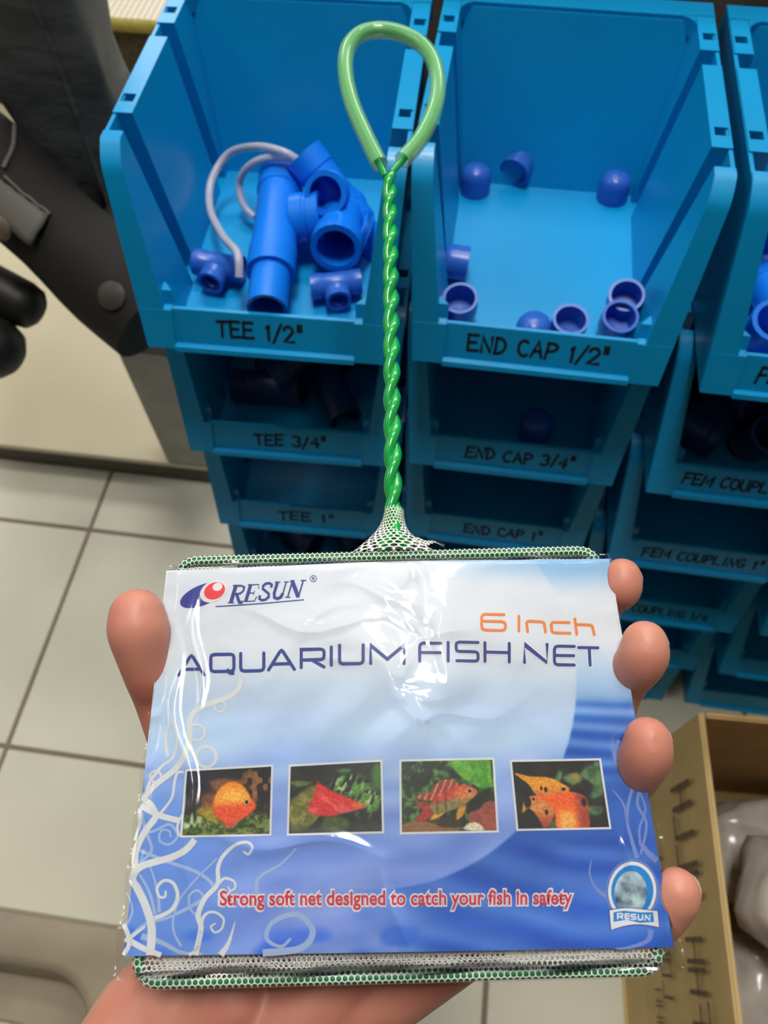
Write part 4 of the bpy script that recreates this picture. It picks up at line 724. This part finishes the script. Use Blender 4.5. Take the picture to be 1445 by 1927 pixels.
for k in range(2):
    def fnp3(q, k=k):
        u = fl_ + 0.004 + q[0]; v = fbot - 0.0012 - q[1]; return loc(u, v, NF + 0.0002 + 0.0005 * k + 0.0004 * math.sin(u * (150 + 70 * k) + v * 200 + k))
    m = MB(); hexnet(m, fr_ - fl_ - 0.008 - 0.0007 * k, 0.014, 0.0017 + 0.0001 * k, 0.0003, fnp3); o = PN_(m.build('net_bag', M_net, None, smooth=0, recalc=False)); o['kind'] = 'stuff'
# handle
hb = uv(741, 1032, NF); ht = uv(733, 335, NF); hbv = np.array(hb); htv = np.array(ht); HL = np.hypot(*(htv - hbv)); hd = (htv - hbv) / HL; hs_ = np.array([hd[1], -hd[0]])
nt_ = 7.4; r1 = 0.0021
for ph in (0, math.pi):
    pts = []
    for k in range(260):
        t = k / 259; a = ph + t * nt_ * 2 * math.pi; off_ = 0.00148; sp = 0.0035 * max(0, 1 - t / 0.05); sgn = 1 if ph == 0 else -1
        p = hbv + hd * HL * t; x = off_ * math.cos(a) * (1 - sp / 0.0035) + sgn * (-sp - 0.0016 * (sp > 0)) * (sp / 0.0035); pts.append(loc(p[0] + hs_[0] * x, p[1] + hs_[1] * x, NF + 0.001 + off_ * math.sin(a)))
    PN_(MB().tube(pts, r1, 10).build('handle_strand', M_greenwire, None, smooth=180))
lp = [(726, 336), (706, 296), (684, 250), (665, 205), (653, 160), (650, 118), (658, 88), (680, 67), (715, 60), (752, 66), (788, 84), (812, 112), (823, 150), (821, 192), (808, 232), (786, 272), (757, 305), (736, 330)]
lw = [loc(*uv(x, y, NF), NF + 0.001) for x, y in lp]; lc = [Vector(q) for q in catmull(lw, 8)]
PN_(MB().tube(lc, 0.0016, 10).build('loop_wire', M_greenwire, None, smooth=180))
M_sleeve = mat('clear_green_sleeve', (132, 206, 136), 0.15, alpha=0.42, coat=0.4)
sl_ = MB(); rr5 = []
n_s = len(lc) - 13
seq = lc[5:5 + n_s]; mout = []
for i, c_ in enumerate(seq):
    t = (lc[min(i + 6, len(lc) - 1)] - lc[i + 4]).normalized(); b = PN.cross(t).normalized(); rr5.append([c_ + (b * 0.0042 * math.cos(a) + PN * 0.0042 * math.sin(a)) for a in (2 * math.pi * j / 20 for j in range(20))])
inn = [[c_ + (q - c_) * 0.86 for q in r] for c_, r in zip(seq, rr5)]
sl_.rings(rr5 + inn[::-1], False, False, closed=True); PN_(sl_.build('grip_sleeve', M_sleeve, None, smooth=60))
# gathered netting at the foot of the handle
def gather(q):
    t = q[1] / 0.017; a = q[0] / 0.030 * 2 * math.pi; base = hbv + hd * (0.017 * t - 0.002); w_ = 0.0036 + 0.0105 * (1 - t) ** 2.2; hgt = 0.0034 + 0.0004 * math.sin(5 * a)
    x = w_ * math.cos(a) * (1 + 0.1 * math.sin(3 * a + 4 * t)); return loc(base[0] + hs_[0] * x, base[1] + hs_[1] * x, NF + 0.0012 + hgt * math.sin(a) * (1 + 0.15 * math.sin(9 * t)))
m = MB(); hexnet(m, 0.030, 0.017, 0.00135, 0.00036, gather); o = PN_(m.build('gathered_netting', M_net, None, smooth=0, recalc=False)); o['kind'] = 'stuff'
def ruff(q):
    t = q[1] / 0.006; x = 0.006 + q[0]; return loc(hb[0] + x, hb[1] - 0.0005 - 0.0030 * math.sin(t * 3.1) * math.exp(-((q[0] - 0.004) / 0.005) ** 2) - 0.0006 * math.sin(q[0] * 900), NF + 0.0018 + 0.0016 * math.cos(t * 3.1 + q[0] * 200))
m = MB(); hexnet(m, 0.012, 0.006, 0.0012, 0.00036, ruff); o = PN_(m.build('gathered_netting', M_net, None, smooth=0, recalc=False)); o['kind'] = 'stuff'
# ---- clear pouch
def film_mat():
    m = bpy.data.materials.new('clear_film'); m.use_nodes = True; nt = m.node_tree; nt.nodes.clear(); N = nt.nodes.new; out = N('ShaderNodeOutputMaterial'); mx = N('ShaderNodeMixShader'); tr_ = N('ShaderNodeBsdfTransparent'); gl = N('ShaderNodeBsdfGlossy'); fr2 = N('ShaderNodeFresnel')
    tr_.inputs[0].default_value = (0.97, 0.975, 0.98, 1); gl.inputs['Roughness'].default_value = 0.09; fr2.inputs[0].default_value = 1.45
    tc = N('ShaderNodeTexCoord'); no = N('ShaderNodeTexNoise'); no.inputs['Scale'].default_value = 55; no.inputs['Detail'].default_value = 2; bp = N('ShaderNodeBump'); bp.inputs['Strength'].default_value = 0.16; bp.inputs['Distance'].default_value = 0.004
    nt.links.new(tc.outputs['Object'], no.inputs['Vector']); nt.links.new(no.outputs['Fac'], bp.inputs['Height']); nt.links.new(bp.outputs[0], gl.inputs['Normal']); nt.links.new(bp.outputs[0], fr2.inputs['Normal'])
    nt.links.new(fr2.outputs[0], mx.inputs[0]); nt.links.new(tr_.outputs[0], mx.inputs[1]); nt.links.new(gl.outputs[0], mx.inputs[2]); nt.links.new(mx.outputs[0], out.inputs[0]); return m
M_film = film_mat()
pouch = empty('clear_pouch', loc(0, 0.06, 0.001)); tag(pouch, 'crinkled clear plastic pouch around the printed card', 'pouch')
def PP_(o): o.parent = pouch; o.matrix_parent_inverse = Matrix.Translation(-pouch.location); return o
BQ = [uv(316, 1056), uv(1149, 1036), uv(1296, 1826), uv(206, 1846)]
nx2, ny2 = 300, 240
S2, T2 = np.meshgrid(np.linspace(0, 1, nx2), np.linspace(0, 1, ny2)); S2 = S2.ravel(); T2 = T2.ravel(); B4 = np.array(BQ)
UV2 = B4[0][None] * ((1 - S2) * (1 - T2))[:, None] + B4[1][None] * (S2 * (1 - T2))[:, None] + B4[2][None] * (S2 * T2)[:, None] + B4[3][None] * ((1 - S2) * T2)[:, None]
U2, V2 = UV2[:, 0], UV2[:, 1]
def ridge(x, w_): return np.maximum(0, 1 - np.abs(x) / w_) ** 1.5
cen = np.exp(-((U2 - 0.006) / 0.026) ** 2 - ((V2 - 0.03) / 0.038) ** 2)
wr = np.zeros_like(U2)
for k in range(16):
    a = rng.uniform(0, math.pi); ou = 0.006 + rng.normal(0, .014); ov = 0.03 + rng.normal(0, .02); dx_ = (U2 - ou) * math.cos(a) + (V2 - ov) * math.sin(a); dl = -(U2 - ou) * math.sin(a) + (V2 - ov) * math.cos(a)
    wr += rng.uniform(.25, .8) * 0.0011 * ridge(dx_ + 0.004 * np.sin(dl * 130 + k), 0.0035) * np.exp(-(dl / rng.uniform(.008, .02)) ** 2)
for ou, ov, a, ln in ((-0.03, 0.088, 0.1, 0.02), (0.0, 0.108, 1.4, 0.012), (0.0, 0.124, 0.05, 0.05), (0.03, 0.122, 0.1, 0.02), (-0.066, 0.06, 1.4, 0.03), (-0.064, 0.03, 1.5, 0.02), (0.071, 0.10, 1.45, 0.012)):
    dx_ = -(U2 - ou) * math.sin(a) + (V2 - ov) * math.cos(a); dl = (U2 - ou) * math.cos(a) + (V2 - ov) * math.sin(a); wr += 0.0009 * ridge(dx_ + 0.002 * np.sin(dl * 150), 0.003) * np.exp(-(dl / ln) ** 2)
edge = np.minimum.reduce([S2, 1 - S2, T2, 1 - T2]); inset = sm(0, .035, edge)
crn = (1 - inset) * 0.0012 * np.sin(V2 * 420 + U2 * 170)
N2 = (hump(np.clip(U2, -CW, CW), np.clip(V2, 0, CH)) + 0.0007 + wr + 0.0013 * cen * np.sin(U2 * 190 + 1.5 * np.sin(V2 * 120)) * np.cos(V2 * 110 + U2 * 60) + 0.0015 * cen) * inset + (-0.002) * (1 - inset) + crn
N2 = np.maximum(N2, np.where((np.abs(U2) < CW) & (V2 > 0) & (V2 < CH), hump(U2, V2) + 0.0004, -1))
PP_(gridmesh('front_film', loca(U2, V2, N2), nx2, ny2, None, M_film, None))
Nb = -0.0082 * inset + (-0.0022) * (1 - inset) + crn
PP_(gridmesh('back_film', loca(U2, V2, Nb), nx2, ny2, None, M_film, None))
# ------------------------------------------------------------------ hand
hand = empty('hand', loc(0, 0.12, -0.03)); tag(hand, 'left hand, palm up, thumb and fingertips gripping the fish net packet', 'hand')
def hp(px, py, n): a, b = uv(px, py, n); return Vector((a, b, n))
mm_ = MB()
def limb(pts, rad, seg=18):
    c = catmull([tuple(p) for p in pts], 6); rr = [float(q[0]) for q in catmull([(r,) for r in rad], 6)]; P3 = [loc(*q) for q in c]
    mm_.tube(P3, rr, seg)
    for i in (0, -1):                            # rounded ends
        o = P3[i]; r = rr[i]; mm_.rings([[o + Vector((math.cos(b) * math.sin(a), math.sin(b) * math.sin(a), math.cos(a))) * r for b in (2 * math.pi * j / 14 for j in range(14))] for a in (math.pi * (k + .001) / 8 for k in range(9))])
V3 = lambda u, v, n: Vector((u, v, n))
wrist = V3(-0.062, 0.160, -0.040)
fingers = [  # tip, pad centre, where it passes the card edge, lower joint
    (hp(1170, 1086, -.004), hp(1166, 1108, -.006), hp(1135, 1138, -.014), V3(0.060, 0.045, -0.027), V3(0.030, 0.065, -0.032), 0.0076),
    (hp(1213, 1210, .006), hp(1208, 1240, .003), hp(1166, 1300, -.013), V3(0.066, 0.066, -0.028), V3(0.034, 0.082, -0.034), 0.0082),
    (hp(1218, 1393, .006), hp(1215, 1422, .003), hp(1178, 1482, -.013), V3(0.064, 0.084, -0.028), V3(0.032, 0.098, -0.035), 0.0080),
    (hp(1274, 1676, -.004), hp(1266, 1692, -.006), hp(1216, 1738, -.014), V3(0.058, 0.106, -0.026), V3(0.024, 0.114, -0.034), 0.0074)]
for tip, pad, edge_, low, mcp, r in fingers: limb([tip, pad, edge_, low, mcp], [r * .92, r, r * .93, r * 1.08, r * 1.3])
limb([hp(258, 1160, .004), hp(262, 1192, .002), hp(278, 1265, -.006), hp(318, 1350, -.020), V3(-0.054, 0.098, -0.034), V3(-0.052, 0.132, -0.038)], [.0096, .0102, .0082, .0095, .0135, .0175])
for mcp, k in ((fingers[0][4], .014), (fingers[1][4], .014), (fingers[2][4], .014), (fingers[3][4], .014)):
    limb([mcp, mcp.lerp(wrist, .5) + V3(0, 0, -.002), wrist + (mcp - wrist) * .1], [.0125, .0145, .016])
limb([V3(-0.010, 0.116, -0.036), V3(-0.030, 0.136, -0.038), wrist + V3(.006, .004, 0)], [.016, .017, .018])
limb([V3(-0.052, 0.108, -0.036), V3(-0.068, 0.132, -0.037), wrist + V3(-.014, .012, 0.002)], [.015, .018, .019])
fa = [V3(-0.060, 0.146, -0.040), V3(-0.078, 0.175, -0.037), V3(-0.120, 0.235, -0.030), V3(-0.170, 0.31, -0.02)]
for s in (-1, 0, 1): limb([p + V3(s * .017, s * .008, 0) for p in fa], [.020, .021, .025, .028])
me = bpy.data.meshes.new('skin'); me.from_pydata([tuple(v) for v in mm_.v], [], mm_.f); tmp = bpy.data.objects.new('tmp', me); COL.objects.link(tmp)
md = tmp.modifiers.new('r', 'REMESH'); md.mode = 'VOXEL'; md.voxel_size = 0.0011; md = tmp.modifiers.new('s', 'SMOOTH'); md.iterations = 14; md.factor = 0.5
bpy.context.view_layer.update(); skin = bpy.data.meshes.new_from_object(tmp.evaluated_get(bpy.context.evaluated_depsgraph_get())); bpy.data.objects.remove(tmp); skin.name = 'skin'
M_skin = mat('skin', (200, 136, 116), 0.45, (188, 118, 102), 34, 0, sss=0.12, detail=2)
nt = M_skin.node_tree; b = nt.nodes['Principled BSDF']; tc = nt.nodes.new('ShaderNodeTexCoord'); wv_ = nt.nodes.new('ShaderNodeTexWave'); wv_.wave_type = 'BANDS'; wv_.bands_direction = 'DIAGONAL'; wv_.inputs['Scale'].default_value = 420; wv_.inputs['Distortion'].default_value = 6; wv_.inputs['Detail'].default_value = 1; wv_.inputs['Detail Scale'].default_value = 0.25
bp = nt.nodes.new('ShaderNodeBump'); bp.inputs['Strength'].default_value = 0.06; bp.inputs['Distance'].default_value = 0.0004; nt.links.new(tc.outputs['Object'], wv_.inputs['Vector']); nt.links.new(wv_.outputs['Fac'], bp.inputs['Height']); nt.links.new(bp.outputs[0], b.inputs['Normal'])
skin.materials.clear(); so = link('skin', skin, M_skin, None, 180); so.parent = hand; so.matrix_parent_inverse = Matrix.Translation(-hand.location)
M_nail = mat('fingernail', (232, 196, 178), 0.3)
for tip, pad, edge_, low, mcp, r in fingers:
    c = loc(*tip) + PU * r * 0.42 - PN * r * 0.30; m = MB()
    m.rings([[c + PU * (0.62 * r * math.sin(a) * math.cos(t)) + PV * (0.72 * r * math.sin(a) * math.sin(t)) + PN * (0.62 * r * math.cos(a)) for t in (2 * math.pi * j / 16 for j in range(16))] for a in (math.pi * (k + .01) / 10 for k in range(11))])
    o = m.build('fingernail', M_nail, None, smooth=180); o.parent = hand; o.matrix_parent_inverse = Matrix.Translation(-hand.location)
